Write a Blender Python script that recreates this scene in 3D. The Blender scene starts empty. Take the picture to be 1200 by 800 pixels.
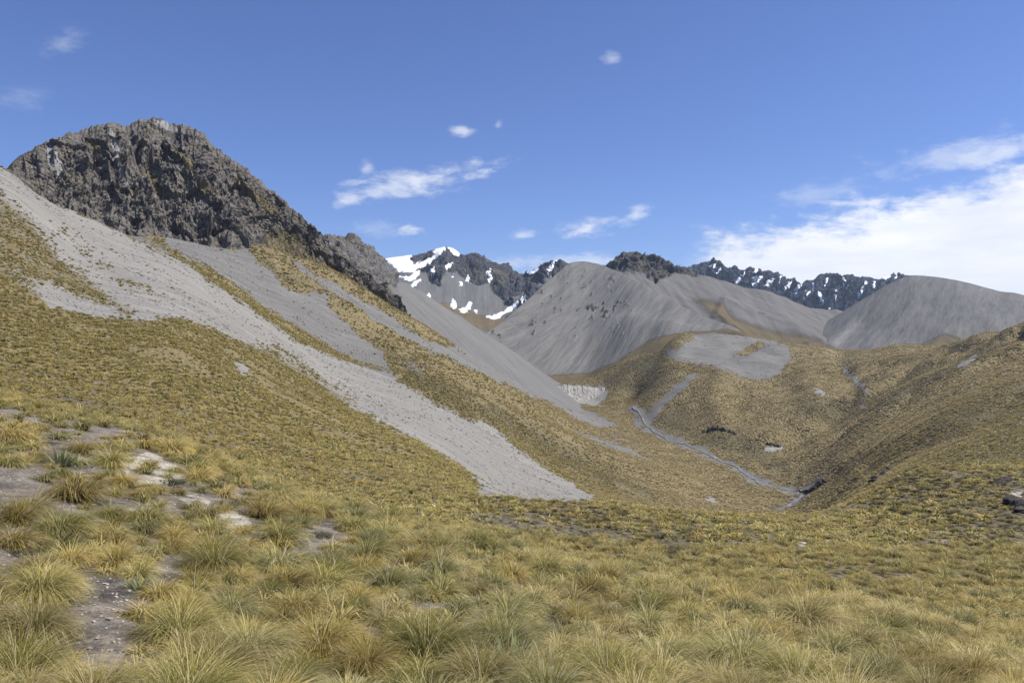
import bpy, math, random
import numpy as np

# ------------------------------------------------------------------ camera, sky, sun, exposure
scene = bpy.context.scene
col = scene.collection
R = math.radians
F, CX, CY = 933.33, 600.0, 400.0        # focal length and centre, in pixels of the 1200 x 800 photograph
EYE = 1.7                               # eye height above the ground underfoot (world z = 0)
cd = bpy.data.cameras.new('camera'); cam = bpy.data.objects.new('camera', cd); col.objects.link(cam)
cam.location = (0, 0, EYE); cam.rotation_euler = (R(90), 0, 0)
cd.sensor_width = 36.0; cd.lens = 28.0; cd.clip_start = 0.1; cd.clip_end = 60000
scene.camera = cam

SUN_EL, SUN_AZ = R(53), R(87)           # azimuth clockwise from the view direction (+Y)
world = bpy.data.worlds.new('World'); scene.world = world; world.use_nodes = True
sd = bpy.data.lights.new('sun', 'SUN'); sun = bpy.data.objects.new('sun', sd); col.objects.link(sun)
sd.energy = 5.0; sd.angle = R(0.53); sd.color = (1.0, 0.955, 0.88)
sun.rotation_euler = (R(90) - SUN_EL, 0, R(180) - SUN_AZ)
sun.location = (60, 10, 80)
vs = scene.view_settings
vs.view_transform = 'Standard'; vs.look = 'None'; vs.exposure = 0.48; vs.gamma = 1.0; vs.use_curve_mapping = False
scene.cycles.use_denoising = True
scene.cycles.max_bounces = 4; scene.cycles.diffuse_bounces = 3; scene.cycles.volume_bounces = 0
scene.cycles.transparent_max_bounces = 8


class NT:
    """small helper to write node trees"""
    def __init__(s, tree):
        s.t = tree; tree.nodes.clear()
    def n(s, typ, **kw):
        nd = s.t.nodes.new(typ)
        ins = kw.pop('ins', {})
        for k, v in kw.items(): setattr(nd, k, v)
        for k, v in ins.items(): s.put(nd.inputs[k], v)
        return nd
    def put(s, sock, v):
        if isinstance(v, bpy.types.NodeSocket): s.t.links.new(v, sock)
        elif isinstance(v, bpy.types.Node): s.t.links.new(v.outputs[0], sock)
        else: sock.default_value = v
    def m(s, op, a, b=0.0, c=0.0, clamp=False):
        nd = s.t.nodes.new('ShaderNodeMath'); nd.operation = op; nd.use_clamp = clamp
        for i, v in enumerate((a, b, c)): s.put(nd.inputs[i], v)
        return nd.outputs[0]
    def vm(s, op, a, b=(0, 0, 0), out=0):
        nd = s.t.nodes.new('ShaderNodeVectorMath'); nd.operation = op
        s.put(nd.inputs[0], a); s.put(nd.inputs[1], b)
        return nd.outputs[out]
    def mix(s, f, a, b, mode='MIX'):
        nd = s.t.nodes.new('ShaderNodeMix'); nd.data_type = 'RGBA'; nd.blend_type = mode
        s.put(nd.inputs[0], f); s.put(nd.inputs[6], a); s.put(nd.inputs[7], b)
        return nd.outputs[2]
    def ss(s, v, lo, hi, a=0.0, b=1.0):
        nd = s.t.nodes.new('ShaderNodeMapRange'); nd.interpolation_type = 'SMOOTHSTEP'
        s.put(nd.inputs[0], v)
        for i, q in enumerate((lo, hi, a, b)): s.put(nd.inputs[i + 1], q)
        return nd.outputs[0]
    def noise(s, vec, scale, detail=4, rough=0.55, out=0, dist=0.0):
        nd = s.t.nodes.new('ShaderNodeTexNoise')
        s.put(nd.inputs['Vector'], vec); nd.inputs['Scale'].default_value = scale
        nd.inputs['Detail'].default_value = detail; nd.inputs['Roughness'].default_value = rough
        nd.inputs['Distortion'].default_value = dist
        return nd.outputs[out]
    def mapping(s, vec, rz=0.0, scale=(1, 1, 1), loc=(0, 0, 0)):
        nd = s.t.nodes.new('ShaderNodeMapping'); s.put(nd.inputs['Vector'], vec)
        nd.inputs['Rotation'].default_value = (0, 0, rz); nd.inputs['Scale'].default_value = scale
        nd.inputs['Location'].default_value = loc
        return nd.outputs[0]


def c4(r, g, b): return (r, g, b, 1.0)


def build_world():
    w = NT(world.node_tree)
    sky = w.n('ShaderNodeTexSky', sky_type='NISHITA')
    sky.sun_disc = False; sky.sun_elevation = SUN_EL; sky.sun_rotation = SUN_AZ
    sky.altitude = 1500; sky.air_density = 1.0; sky.dust_density = 0.3; sky.ozone_density = 3.0
    tc = w.n('ShaderNodeTexCoord')
    d = w.vm('NORMALIZE', tc.outputs['Generated'])
    sp = w.n('ShaderNodeSeparateXYZ', ins={0: d})
    X, Y, Z = sp.outputs
    az = w.m('MULTIPLY', w.m('ARCTAN2', X, Y), 180 / math.pi)
    el = w.m('MULTIPLY', w.m('ARCSINE', Z), 180 / math.pi)
    # wispy noise, drawn out along the horizon
    dv = w.n('ShaderNodeCombineXYZ', ins={0: w.m('MULTIPLY', az, 0.10), 1: w.m('MULTIPLY', el, 0.24), 2: 0.0})
    n1 = w.noise(dv, 2.4, 7, 0.62, dist=0.4)
    n2 = w.noise(dv, 0.9, 5, 0.6)
    n3 = w.noise(dv, 7.0, 5, 0.65)
    def ang(px, py):
        a = math.atan((px - CX) / F); e = math.atan((CY - py) / F * math.cos(a))
        return math.degrees(a), math.degrees(e)
    def blob(px, py, rx, ry, tilt=0.0):
        """an elliptic puff centred on a direction of the sky; 1 in the middle, 0 at the rim"""
        a, e = ang(px, py); k = 57.3 / F
        da = w.m('SUBTRACT', az, a); de = w.m('SUBTRACT', el, e)
        ct, st = math.cos(R(tilt)), math.sin(R(tilt))
        p = w.m('ADD', w.m('MULTIPLY', da, ct / (rx * k)), w.m('MULTIPLY', de, st / (rx * k)))
        q = w.m('ADD', w.m('MULTIPLY', da, -st / (ry * k)), w.m('MULTIPLY', de, ct / (ry * k)))
        r2 = w.m('SQRT', w.m('ADD', w.m('MULTIPLY', p, p), w.m('MULTIPLY', q, q)))
        return w.m('SUBTRACT', 1.0, r2)
    nz = w.m('ADD', w.m('MULTIPLY', w.m('SUBTRACT', n1, 0.5), 2.4), w.m('MULTIPLY', w.m('SUBTRACT', n3, 0.5), 1.6))
    total = None
    puffs = [(490, 212, 90, 17, 13, .72), (412, 232, 28, 9, 16, .6), (542, 153, 24, 7, 8, .62), (483, 269, 22, 7, 0, .8),
             (688, 265, 40, 11, 6, .85), (615, 276, 25, 6, 5, .5), (747, 250, 20, 9, 20, .6), (717, 68, 15, 10, 35, .36),
             (75, 48, 24, 12, 25, .20), (25, 112, 30, 12, 5, .14), (660, 307, 120, 10, 0, .5), (1110, 185, 75, 20, 8, .42),
             (960, 225, 60, 12, 12, .25), (583, 146, 8, 5, 0, .5), (430, 196, 10, 8, 0, .4), (1170, 180, 60, 14, 10, .6), (440, 268, 40, 9, 0, .3)]
    for px, py, rx, ry, tl, op in puffs:
        b = w.m('ADD', blob(px, py, rx * 1.1, ry * 1.35, tl), w.m('MULTIPLY', nz, 1.0))
        v = w.m('MULTIPLY', w.ss(b, 0.05, 1.25), op)
        total = v if total is None else w.m('MAXIMUM', total, v)
    # the bank of cloud over the right-hand ranges; it carries on beyond the frame
    a0, e0 = ang(800, 286); a1, e1 = ang(1200, 192)
    slope = (e1 - e0) / (a1 - a0)
    line = w.m('ADD', e0, w.m('MULTIPLY', w.m('MINIMUM', w.m('SUBTRACT', az, a0), 24.0), slope))
    depth = w.m('SUBTRACT', line, el)
    bank = w.m('ADD', w.m('MULTIPLY', depth, 0.5), w.m('MULTIPLY', nz, 1.15))
    bank = w.ss(bank, -0.35, 1.0)
    lower = w.ss(w.m('ADD', w.m('MULTIPLY', nz, 1.2), w.m('SUBTRACT', az, a0)), -0.3, 3.2)
    farfade = w.ss(az, 75.0, 100.0, 1.0, 0.0)
    bank = w.m('MULTIPLY', w.m('MULTIPLY', bank, lower), farfade)
    streak = w.noise(w.mapping(dv, 0, (1.0, 3.0, 1)), 1.6, 5, 0.6)
    bank = w.m('MULTIPLY', bank, w.ss(streak, 0.28, 0.62, 0.86, 1.0))
    total = w.m('MAXIMUM', total, bank, clamp=True)
    shade = w.ss(n2, 0.3, 0.7)
    ccol = w.mix(shade, c4(9.0, 9.3, 10.0), c4(10.5, 10.6, 10.9))
    # a cooler, slightly violet blue, as the photograph has
    tint = w.mix(1.0, sky.outputs[0], c4(0.90, 0.965, 1.33), 'MULTIPLY')
    cc = w.mix(total, tint, ccol)
    bg = w.n('ShaderNodeBackground', ins={0: cc, 1: 0.073})
    w.n('ShaderNodeOutputWorld', ins={0: bg.outputs[0]})


build_world()

# ------------------------------------------------------------------ numpy helpers
rng = np.random.default_rng(7)
_perm = np.random.default_rng(11).permutation(4096).astype(np.int64)
_grad = np.random.default_rng(12).normal(size=(4096, 3)); _grad /= np.linalg.norm(_grad, axis=1)[:, None]


def perlin(x, y, z):
    xi, yi, zi = np.floor(x).astype(np.int64), np.floor(y).astype(np.int64), np.floor(z).astype(np.int64)
    fx, fy, fz = x - xi, y - yi, z - zi
    ux, uy, uz = fx * fx * fx * (fx * (fx * 6 - 15) + 10), fy * fy * fy * (fy * (fy * 6 - 15) + 10), fz * fz * fz * (fz * (fz * 6 - 15) + 10)
    out = 0
    for dx in (0, 1):
        wx = ux if dx else 1 - ux
        hx = _perm[(xi + dx) & 4095]
        for dy in (0, 1):
            wy = uy if dy else 1 - uy
            hy = _perm[(hx + yi + dy) & 4095]
            for dz in (0, 1):
                wz = uz if dz else 1 - uz
                g = _grad[_perm[(hy + zi + dz) & 4095]]
                out = out + wx * wy * wz * (g[..., 0] * (fx - dx) + g[..., 1] * (fy - dy) + g[..., 2] * (fz - dz))
    return out * 1.5


def fbm(x, y, z, octv=4, gain=0.5, lac=2.03):
    a, s = 1.0, 0.0
    for k in range(octv):
        s = s + a * perlin(x + 17.3 * k, y + 5.1 * k, z + 9.7 * k); a *= gain; x, y, z = x * lac, y * lac, z * lac
    return s


def ridged(x, y, z, octv=5, gain=0.55, lac=2.1):
    a, s, w = 1.0, 0.0, 1.0
    for k in range(octv):
        n = 1 - np.abs(perlin(x + 31.7 * k, y + 3.3 * k, z + 11.1 * k)) * 1.6
        n = np.clip(n, 0, 1) ** 2
        s = s + a * n * w; w = np.clip(n * 1.6, 0.25, 1); a *= gain; x, y, z = x * lac, y * lac, z * lac
    return s


def blur(a, s, axis):
    r = int(3 * s) + 1
    k = np.exp(-0.5 * (np.arange(-r, r + 1) / s) ** 2); k /= k.sum()
    pad = [(0, 0)] * a.ndim; pad[axis] = (r, r)
    p = np.pad(a, pad, mode='edge')
    out = np.zeros_like(a)
    n = a.shape[axis]
    for i, w in enumerate(k):
        out += w * (p[i:i + n] if axis == 0 else p[:, i:i + n])
    return out


def sdf(u, v, poly):
    """signed distance in pixels to a closed polygon, positive inside"""
    P = np.array(poly, float)
    lo, hi = P.min(0) - 30, P.max(0) + 30
    out = np.full(u.shape, -30.0)
    sel = (u > lo[0]) & (u < hi[0]) & (v > lo[1]) & (v < hi[1])
    x, y = u[sel], v[sel]
    if x.size == 0: return out
    dmin = np.full(x.shape, 1e9); ins = np.zeros(x.shape, bool)
    for i in range(len(P)):
        a, b = P[i], P[(i + 1) % len(P)]
        e = b - a; L2 = max(e @ e, 1e-9)
        t = np.clip(((x - a[0]) * e[0] + (y - a[1]) * e[1]) / L2, 0, 1)
        dmin = np.minimum(dmin, np.hypot(x - a[0] - t * e[0], y - a[1] - t * e[1]))
        c = ((a[1] > y) != (b[1] > y))
        xs = a[0] + (y - a[1]) / (e[1] if abs(e[1]) > 1e-9 else 1e-9) * e[0]
        ins ^= c & (x < xs)
    out[sel] = np.where(ins, dmin, -dmin)
    return out


def pmask(u, v, poly, soft=3.0): return np.clip(0.5 + sdf(u, v, poly) / (2 * soft), 0, 1)


def pt(u, v, Y): return np.array([(u - CX) / F * Y, Y, EYE + (CY - v) / F * Y])


def tag(o, label, cat, kind=None, group=None):
    o['label'] = label; o['category'] = cat
    if kind: o['kind'] = kind
    if group: o['group'] = group
    return o


def grid_mesh(name, X, Y, Z, mat, attrs=None, sel=None, smooth=True):
    """a sheet from 2-D arrays of positions, with named float attributes"""
    nr, nc = X.shape
    co = np.stack([X, Y, Z], -1).reshape(-1, 3).astype(np.float32)
    idx = np.arange(nr * nc).reshape(nr, nc)
    q = np.stack([idx[:-1, :-1], idx[:-1, 1:], idx[1:, 1:], idx[1:, :-1]], -1).reshape(-1, 4)
    if sel is not None:
        q = q[sel[:-1, :-1].reshape(-1)]
        used = np.unique(q); mp = np.full(nr * nc, -1); mp[used] = np.arange(used.size); q = mp[q]; co = co[used]
    else: used = None
    me = bpy.data.meshes.new(name)
    me.vertices.add(len(co)); me.vertices.foreach_set('co', co.ravel())
    me.loops.add(q.size); me.loops.foreach_set('vertex_index', q.ravel().astype(np.int32))
    me.polygons.add(len(q)); me.polygons.foreach_set('loop_start', np.arange(0, q.size, 4, dtype=np.int32))
    me.polygons.foreach_set('use_smooth', np.full(len(q), smooth))
    me.update(calc_edges=True)
    for k, a in (attrs or {}).items():
        at = me.attributes.new(k, 'FLOAT', 'POINT')
        a = a.reshape(-1).astype(np.float32)
        at.data.foreach_set('value', a if used is None else a[used])
    me.materials.append(mat)
    o = bpy.data.objects.new(name, me); col.objects.link(o)
    return o


def normals(X, Y, Z):
    P = np.stack([X, Y, Z], -1)
    a = np.gradient(P, axis=1); b = np.gradient(P, axis=0)
    n = np.cross(a, b); n /= np.linalg.norm(n, axis=-1)[..., None] + 1e-9
    n[n[..., 2] < 0] *= -1
    return n


def project(X, Y, Z): return CX + F * X / Y, CY - F * (Z - EYE) / Y


# ------------------------------------------------------------------ materials
def terrain_mat(name, grass=((.30, .225, .085), (.17, .135, .05)), scree=((.30, .295, .28), (.24, .235, .225)),
                rock=((.13, .125, .12), (.055, .055, .058)), tuft=1.1, streak_rz=0.0, streak=(0.02, 0.25), rock_s=0.12,
                bump=1.0, scree_grain=0.6, moss=(.13, .115, .06), rock_bump=1.0, tuft_bump=0.5, relief=0.6):
    mt = bpy.data.materials.new(name); mt.use_nodes = True
    w = NT(mt.node_tree)
    geo = w.n('ShaderNodeNewGeometry'); P = geo.outputs['Position']
    def at(n):
        return w.n('ShaderNodeAttribute', attribute_name=n).outputs['Fac']
    big = w.noise(P, 0.018, 4, 0.6); mid = w.noise(P, 0.11, 4, 0.6); fine = w.noise(P, 0.9, 5, 0.65)
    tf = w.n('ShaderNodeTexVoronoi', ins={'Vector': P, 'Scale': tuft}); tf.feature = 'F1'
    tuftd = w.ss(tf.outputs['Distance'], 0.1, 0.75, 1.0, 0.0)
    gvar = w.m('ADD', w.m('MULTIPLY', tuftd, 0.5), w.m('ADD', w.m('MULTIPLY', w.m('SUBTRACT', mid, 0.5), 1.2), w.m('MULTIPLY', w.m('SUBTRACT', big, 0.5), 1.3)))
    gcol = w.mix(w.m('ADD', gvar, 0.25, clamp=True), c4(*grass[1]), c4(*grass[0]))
    hue = w.noise(P, 0.06, 3, 0.6)
    gcol = w.mix(w.ss(hue, 0.45, 0.75, 0, 0.22), gcol, c4(.165, .115, .052))
    gcol = w.mix(at('soil'), gcol, w.mix(w.ss(fine, .3, .7), c4(.070, .058, .044), c4(.17, .14, .10)))
    # darker low scrub between the tussocks
    scr = w.ss(w.m('ADD', at('scrub'), w.m('MULTIPLY', w.m('SUBTRACT', mid, 0.5), 1.2)), 0.35, 0.75)
    scol = w.mix(fine, c4(.075, .07, .04), c4(.14, .12, .07))
    gcol = w.mix(w.m('MULTIPLY', scr, 0.8), gcol, scol)
    # scree: pale broken stone, drawn out down the slope
    st = w.mapping(w.mapping(P, streak_rz), 0, (streak[0], streak[1], streak[0]))
    s1 = w.noise(st, 1.0, 6, 0.62); s2 = w.noise(st, 4.0, 4, 0.6); grain = w.noise(P, scree_grain, 6, 0.75)
    sv = w.m('ADD', w.m('MULTIPLY', w.m('SUBTRACT', s1, 0.5), 1.7), w.m('ADD', w.m('MULTIPLY', w.m('SUBTRACT', s2, 0.5), 0.7), w.m('MULTIPLY', w.m('SUBTRACT', grain, 0.5), 1.0)))
    sv = w.m('ADD', sv, w.m('MULTIPLY', w.m('SUBTRACT', w.noise(P, streak[0] * 0.8, 4, 0.6), 0.5), 0.7))
    sc = w.mix(w.m('ADD', sv, 0.5, clamp=True), c4(*scree[1]), c4(*scree[0]))
    sc = w.mix(w.m('MULTIPLY', at('pale'), 0.9, clamp=True), sc, w.mix(w.ss(w.m('ADD', w.m('MULTIPLY', fine, .5), w.m('MULTIPLY', s2, .5)), .35, .65), c4(.22, .21, .19), c4(.52, .50, .45)))
    edge = w.m('ADD', w.m('MULTIPLY', w.m('SUBTRACT', mid, 0.5), 0.55), w.m('ADD', w.m('MULTIPLY', w.m('SUBTRACT', fine, 0.5), 0.7), w.m('MULTIPLY', w.m('SUBTRACT', tuftd, 0.5), -0.35)))
    sm = w.ss(w.m('ADD', at('scree'), edge), 0.42, 0.58)
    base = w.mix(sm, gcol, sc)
    # rock: fractured dark greywacke
    rn = w.noise(P, rock_s, 8, 0.72, dist=0.6)
    vo = w.n('ShaderNodeTexVoronoi', ins={'Vector': w.vm('ADD', P, w.vm('SCALE', w.noise(P, rock_s * 2, 3, .6, 1), (0, 0, 0))), 'Scale': rock_s * 4.0}); vo.feature = 'F1'
    rv = w.m('ADD', w.m('MULTIPLY', rn, 1.9), w.m('MULTIPLY', w.n('ShaderNodeSeparateColor', ins={0: vo.outputs['Color']}).outputs[0], 0.6))
    rc = w.mix(w.ss(rv, 0.75, 1.65), c4(*rock[1]), c4(*rock[0]))
    rust = w.noise(P, rock_s * 0.35, 5, 0.65)
    rc = w.mix(w.ss(rust, 0.50, 0.68, 0, 0.6), rc, c4(*moss))
    rm = w.ss(w.m('ADD', at('rock'), w.m('MULTIPLY', w.m('SUBTRACT', rn, 0.5), 1.2)), 0.40, 0.60)
    base = w.mix(rm, base, rc)
    # bare ground of the track
    dn = w.noise(P, 3.0, 6, 0.7); dn2 = w.noise(P, 22.0, 4, 0.7)
    dc = w.mix(w.ss(w.m('ADD', w.m('MULTIPLY', dn, 0.6), w.m('MULTIPLY', dn2, 0.5)), 0.35, 0.75), c4(.062, .051, .042), c4(.24, .21, .175))
    dc = w.mix(w.ss(w.m('ADD', at('pale'), w.m('SUBTRACT', dn, 0.5)), 0.3, 0.7), dc, w.mix(w.ss(dn2, .3, .7), c4(.25, .225, .185), c4(.47, .43, .365)))
    dm = w.ss(w.m('ADD', at('dirt'), w.m('MULTIPLY', w.m('SUBTRACT', dn, 0.5), 0.8)), 0.35, 0.65)
    base = w.mix(dm, base, dc)
    # relief
    h = w.m('MULTIPLY', w.m('MULTIPLY', tuftd, tuft_bump), w.m('SUBTRACT', 1.0, w.m('MAXIMUM', sm, rm)))
    h = w.m('ADD', h, w.m('MULTIPLY', fine, 0.25))
    h = w.m('ADD', h, w.m('MULTIPLY', w.m('MULTIPLY', w.m('ADD', rn, w.m('MULTIPLY', vo.outputs['Distance'], 0.35)), rm), 0.5 / rock_s * rock_bump))
    h = w.m('ADD', h, w.m('MULTIPLY', w.m('MULTIPLY', w.m('ADD', s1, w.m('MULTIPLY', s2, 0.4)), sm), relief))
    h = w.m('ADD', h, w.m('MULTIPLY', dn2, w.m('MULTIPLY', dm, 0.02)))
    bp = w.n('ShaderNodeBump', ins={'Height': h, 'Strength': 0.9, 'Distance': bump})
    b = w.n('ShaderNodeBsdfPrincipled', ins={'Base Color': base, 'Roughness': 0.95, 'Specular IOR Level': 0.15, 'Normal': bp.outputs[0]})
    w.n('ShaderNodeOutputMaterial', ins={0: b.outputs[0]})
    return mt


def simple_mat(name, a, b, scale=8.0, rough=0.9, bump=0.02, spec=0.2):
    mt = bpy.data.materials.new(name); mt.use_nodes = True
    w = NT(mt.node_tree)
    tc = w.n('ShaderNodeTexCoord')
    n = w.noise(tc.outputs['Object'], scale, 6, 0.65)
    oi = w.n('ShaderNodeObjectInfo')
    f = w.m('ADD', w.ss(n, 0.3, 0.7), w.m('MULTIPLY', w.m('SUBTRACT', oi.outputs['Random'], 0.5), 0.5), clamp=True)
    bp = w.n('ShaderNodeBump', ins={'Height': n, 'Strength': 0.8, 'Distance': bump})
    p = w.n('ShaderNodeBsdfPrincipled', ins={'Base Color': w.mix(f, c4(*a), c4(*b)), 'Roughness': rough, 'Specular IOR Level': spec, 'Normal': bp.outputs[0]})
    w.n('ShaderNodeOutputMaterial', ins={0: p.outputs[0]})
    return mt


def blade_mat(name, base, green, straw, dead, up=0.58):
    """tussock leaves: grey dead bases, olive middles, bleached tips; 'bl' runs along the leaf, 'br' is a random number per leaf"""
    mt = bpy.data.materials.new(name); mt.use_nodes = True
    w = NT(mt.node_tree)
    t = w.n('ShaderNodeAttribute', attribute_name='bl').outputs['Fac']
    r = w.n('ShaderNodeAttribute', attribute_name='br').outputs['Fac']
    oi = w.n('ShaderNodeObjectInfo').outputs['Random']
    c = w.mix(w.ss(t, 0.0, 0.35), c4(*base), c4(*green))  # darker towards the foot: dead sheaths, plus shade painted into the colour
    c = w.mix(w.ss(w.m('ADD', t, w.m('ADD', w.m('MULTIPLY', w.m('SUBTRACT', r, 0.5), 0.9), w.m('MULTIPLY', w.m('SUBTRACT', oi, 0.5), 0.45))), 0.48, 1.15), c, c4(*straw))
    c = w.mix(w.ss(r, 0.80, 0.86, 0, 0.8), c, c4(*dead))
    c = w.mix(1.0, c, w.mix(oi, c4(.70, .69, .66), c4(1.16, 1.13, 1.06)), 'MULTIPLY')
    # leaves lie in bundles: shade them mostly by the bundle's upward face
    nn = w.vm('NORMALIZE', w.vm('ADD', w.vm('MULTIPLY', w.n('ShaderNodeNewGeometry').outputs['Normal'], (.55, .55, .55)), (0.0, 0.0, up)))
    p = w.n('ShaderNodeBsdfPrincipled', ins={'Base Color': c, 'Roughness': 0.7, 'Specular IOR Level': 0.10, 'Normal': nn})
    tr = w.n('ShaderNodeBsdfTranslucent', ins={0: c})
    mx = w.n('ShaderNodeMixShader', ins={0: 0.28, 1: p.outputs[0], 2: tr.outputs[0]})
    w.n('ShaderNodeOutputMaterial', ins={0: mx.outputs[0]})
    return mt


# ------------------------------------------------------------------ the ground: near slope, left mountainside, valley, tawny hills
# each column: (u, [(v, depth), ...]) - the depth of a pixel follows from the ground it lies on (tussocks give the scale)
COLS = [
    (-260, [(800, 4), (600, 7), (480, 14), (420, 25), (385, 60), (355, 120), (300, 180), (200, 260), (60, 340), (20, 450), (120, 700), (200, 1700)]),
    (0, [(800, 4.2), (700, 5.5), (620, 8), (560, 11), (512, 15), (480, 21), (466, 29), (480, 50), (470, 75), (452, 105), (400, 150), (330, 220), (250, 290), (178, 345), (225, 400), (250, 480), (270, 700), (330, 1700)]),
    (100, [(800, 4.25), (710, 5.6), (630, 8.5), (570, 12), (520, 17), (488, 29), (500, 50), (488, 75), (468, 105), (430, 150), (380, 210), (330, 280), (280, 345), (239, 375), (262, 410), (268, 470), (290, 700), (350, 1700)]),
    (200, [(800, 4.3), (720, 5.8), (640, 9), (580, 13), (540, 18), (508, 28), (522, 50), (512, 75), (495, 100), (450, 145), (400, 200), (372, 245), (330, 320), (290, 390), (315, 430), (286, 480), (276, 520), (300, 640), (360, 1700)]),
    (300, [(800, 4.4), (720, 6.2), (650, 9.3), (600, 13.5), (568, 21), (556, 28), (562, 55), (550, 80), (533, 105), (480, 165), (420, 260), (404, 290), (380, 350), (353, 405), (374, 440), (345, 480), (320, 510), (285, 555), (272, 585), (310, 680), (370, 1700)]),
    (400, [(800, 4.5), (720, 6.5), (660, 9.5), (612, 15), (588, 24), (578, 50), (566, 80), (552, 115), (528, 155), (490, 230), (466, 290), (440, 370), (415, 430), (428, 450), (400, 485), (380, 505), (350, 545), (312, 622), (345, 720), (390, 1700)]),
    (450, [(800, 4.55), (725, 6.5), (665, 9.5), (620, 15), (594, 26), (578, 60), (562, 95), (545, 135), (520, 185), (497, 240), (478, 330), (450, 400), (432, 440), (412, 480), (385, 540), (365, 590), (348, 640), (385, 760), (400, 1700)]),
    (500, [(800, 4.6), (730, 6.5), (670, 9.5), (630, 14.5), (602, 28), (582, 60), (566, 95), (550, 140), (527, 200), (500, 300), (470, 390), (440, 450), (420, 500), (400, 560), (382, 620), (410, 760), (420, 1100), (420, 1700)]),
    (560, [(800, 4.65), (735, 6.5), (680, 9.5), (642, 14), (612, 30), (592, 60), (574, 92), (574, 130), (560, 220), (530, 330), (500, 400), (470, 460), (445, 530), (420, 640), (440, 900), (440, 1700)]),
    (600, [(800, 4.7), (740, 6.5), (690, 9), (650, 13), (620, 30), (602, 55), (582, 88), (577, 100), (600, 140), (590, 240), (572, 335), (520, 410), (485, 490), (455, 600), (442, 720), (462, 900), (462, 1100), (452, 1300), (440, 1700)]),
    (650, [(800, 4.8), (740, 6.8), (695, 9.2), (658, 13.5), (630, 28), (608, 52), (588, 84), (581, 100), (606, 135), (602, 230), (574, 350), (535, 470), (500, 590), (478, 740), (466, 900), (476, 1060), (468, 1150), (452, 1240), (446, 1320), (440, 1700)]),
    (690, [(800, 4.9), (740, 7), (700, 9.5), (665, 14), (640, 25), (615, 50), (595, 80), (583, 100), (610, 130), (608, 220), (580, 370), (550, 470), (520, 620), (497, 830), (490, 1000), (478, 1150), (452, 1240), (442, 1330), (445, 1700)]),
    (760, [(800, 5), (740, 7.3), (703, 9.8), (678, 13.5), (652, 25), (628, 45), (604, 75), (591, 95), (622, 140), (622, 280), (582, 420), (550, 540), (523, 740), (508, 880), (488, 940), (462, 1030), (430, 1150), (398, 1300), (404, 1380), (420, 1700)]),
    (800, [(800, 5.2), (740, 7.5), (705, 10), (685, 13), (660, 25), (640, 40), (615, 65), (596, 92), (640, 130), (640, 250), (615, 380), (588, 460), (560, 560), (532, 740), (521, 800), (500, 860), (475, 930), (448, 1010), (418, 1130), (394, 1300), (389, 1370), (400, 1480), (425, 1700)]),
    (850, [(800, 5.25), (740, 7.8), (707, 10.5), (688, 14), (662, 26), (640, 42), (615, 67), (600, 92), (645, 135), (650, 255), (625, 390), (594, 480), (570, 580), (545, 700), (520, 770), (485, 880), (440, 1040), (410, 1200), (389, 1400), (398, 1500), (425, 1700)]),
    (900, [(800, 5.3), (740, 8), (708, 11), (690, 15), (665, 28), (640, 45), (615, 70), (603, 92), (650, 140), (660, 260), (635, 400), (600, 490), (578, 560), (568, 605), (548, 665), (520, 745), (480, 880), (440, 1050), (412, 1240), (394, 1450), (402, 1560), (425, 1700)]),
    (940, [(800, 5.4), (745, 8), (710, 11), (694, 15), (667, 28), (640, 46), (617, 70), (604, 93), (640, 150), (650, 260), (625, 370), (600, 440), (578, 560), (566, 600), (545, 660), (515, 760), (475, 920), (430, 1150), (403, 1500), (420, 1700)]),
    (1000, [(800, 5.5), (750, 8), (715, 11.5), (700, 15), (670, 28), (640, 48), (620, 70), (603, 88), (587, 108), (612, 160), (602, 240), (575, 330), (540, 480), (512, 620), (485, 760), (455, 900), (430, 1100), (411, 1500), (420, 1700)]),
    (1050, [(800, 5.55), (752, 8), (720, 11.5), (702, 15.5), (675, 27), (645, 45), (620, 65), (600, 82), (575, 102), (557, 118), (585, 160), (572, 235), (548, 330), (505, 470), (470, 650), (445, 820), (424, 1080), (408, 1500), (415, 1700)]),
    (1100, [(800, 5.6), (755, 8), (725, 11.5), (705, 16), (680, 26), (650, 42), (620, 60), (595, 78), (565, 100), (538, 124), (562, 160), (534, 260), (500, 380), (460, 560), (430, 780), (406, 1080), (404, 1350), (412, 1500), (415, 1700)]),
    (1200, [(800, 5.7), (770, 8), (745, 12), (720, 18), (690, 28), (660, 42), (630, 58), (600, 75), (570, 95), (546, 118), (560, 155), (525, 230), (480, 330), (440, 480), (402, 700), (376, 950), (395, 1200), (400, 1700)]),
    (1460, [(800, 6), (780, 9), (750, 14), (690, 28), (640, 45), (590, 70), (550, 95), (522, 118), (532, 150), (490, 220), (430, 330), (370, 480), (310, 700), (280, 950), (300, 1300), (330, 1700)]),
]
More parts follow.
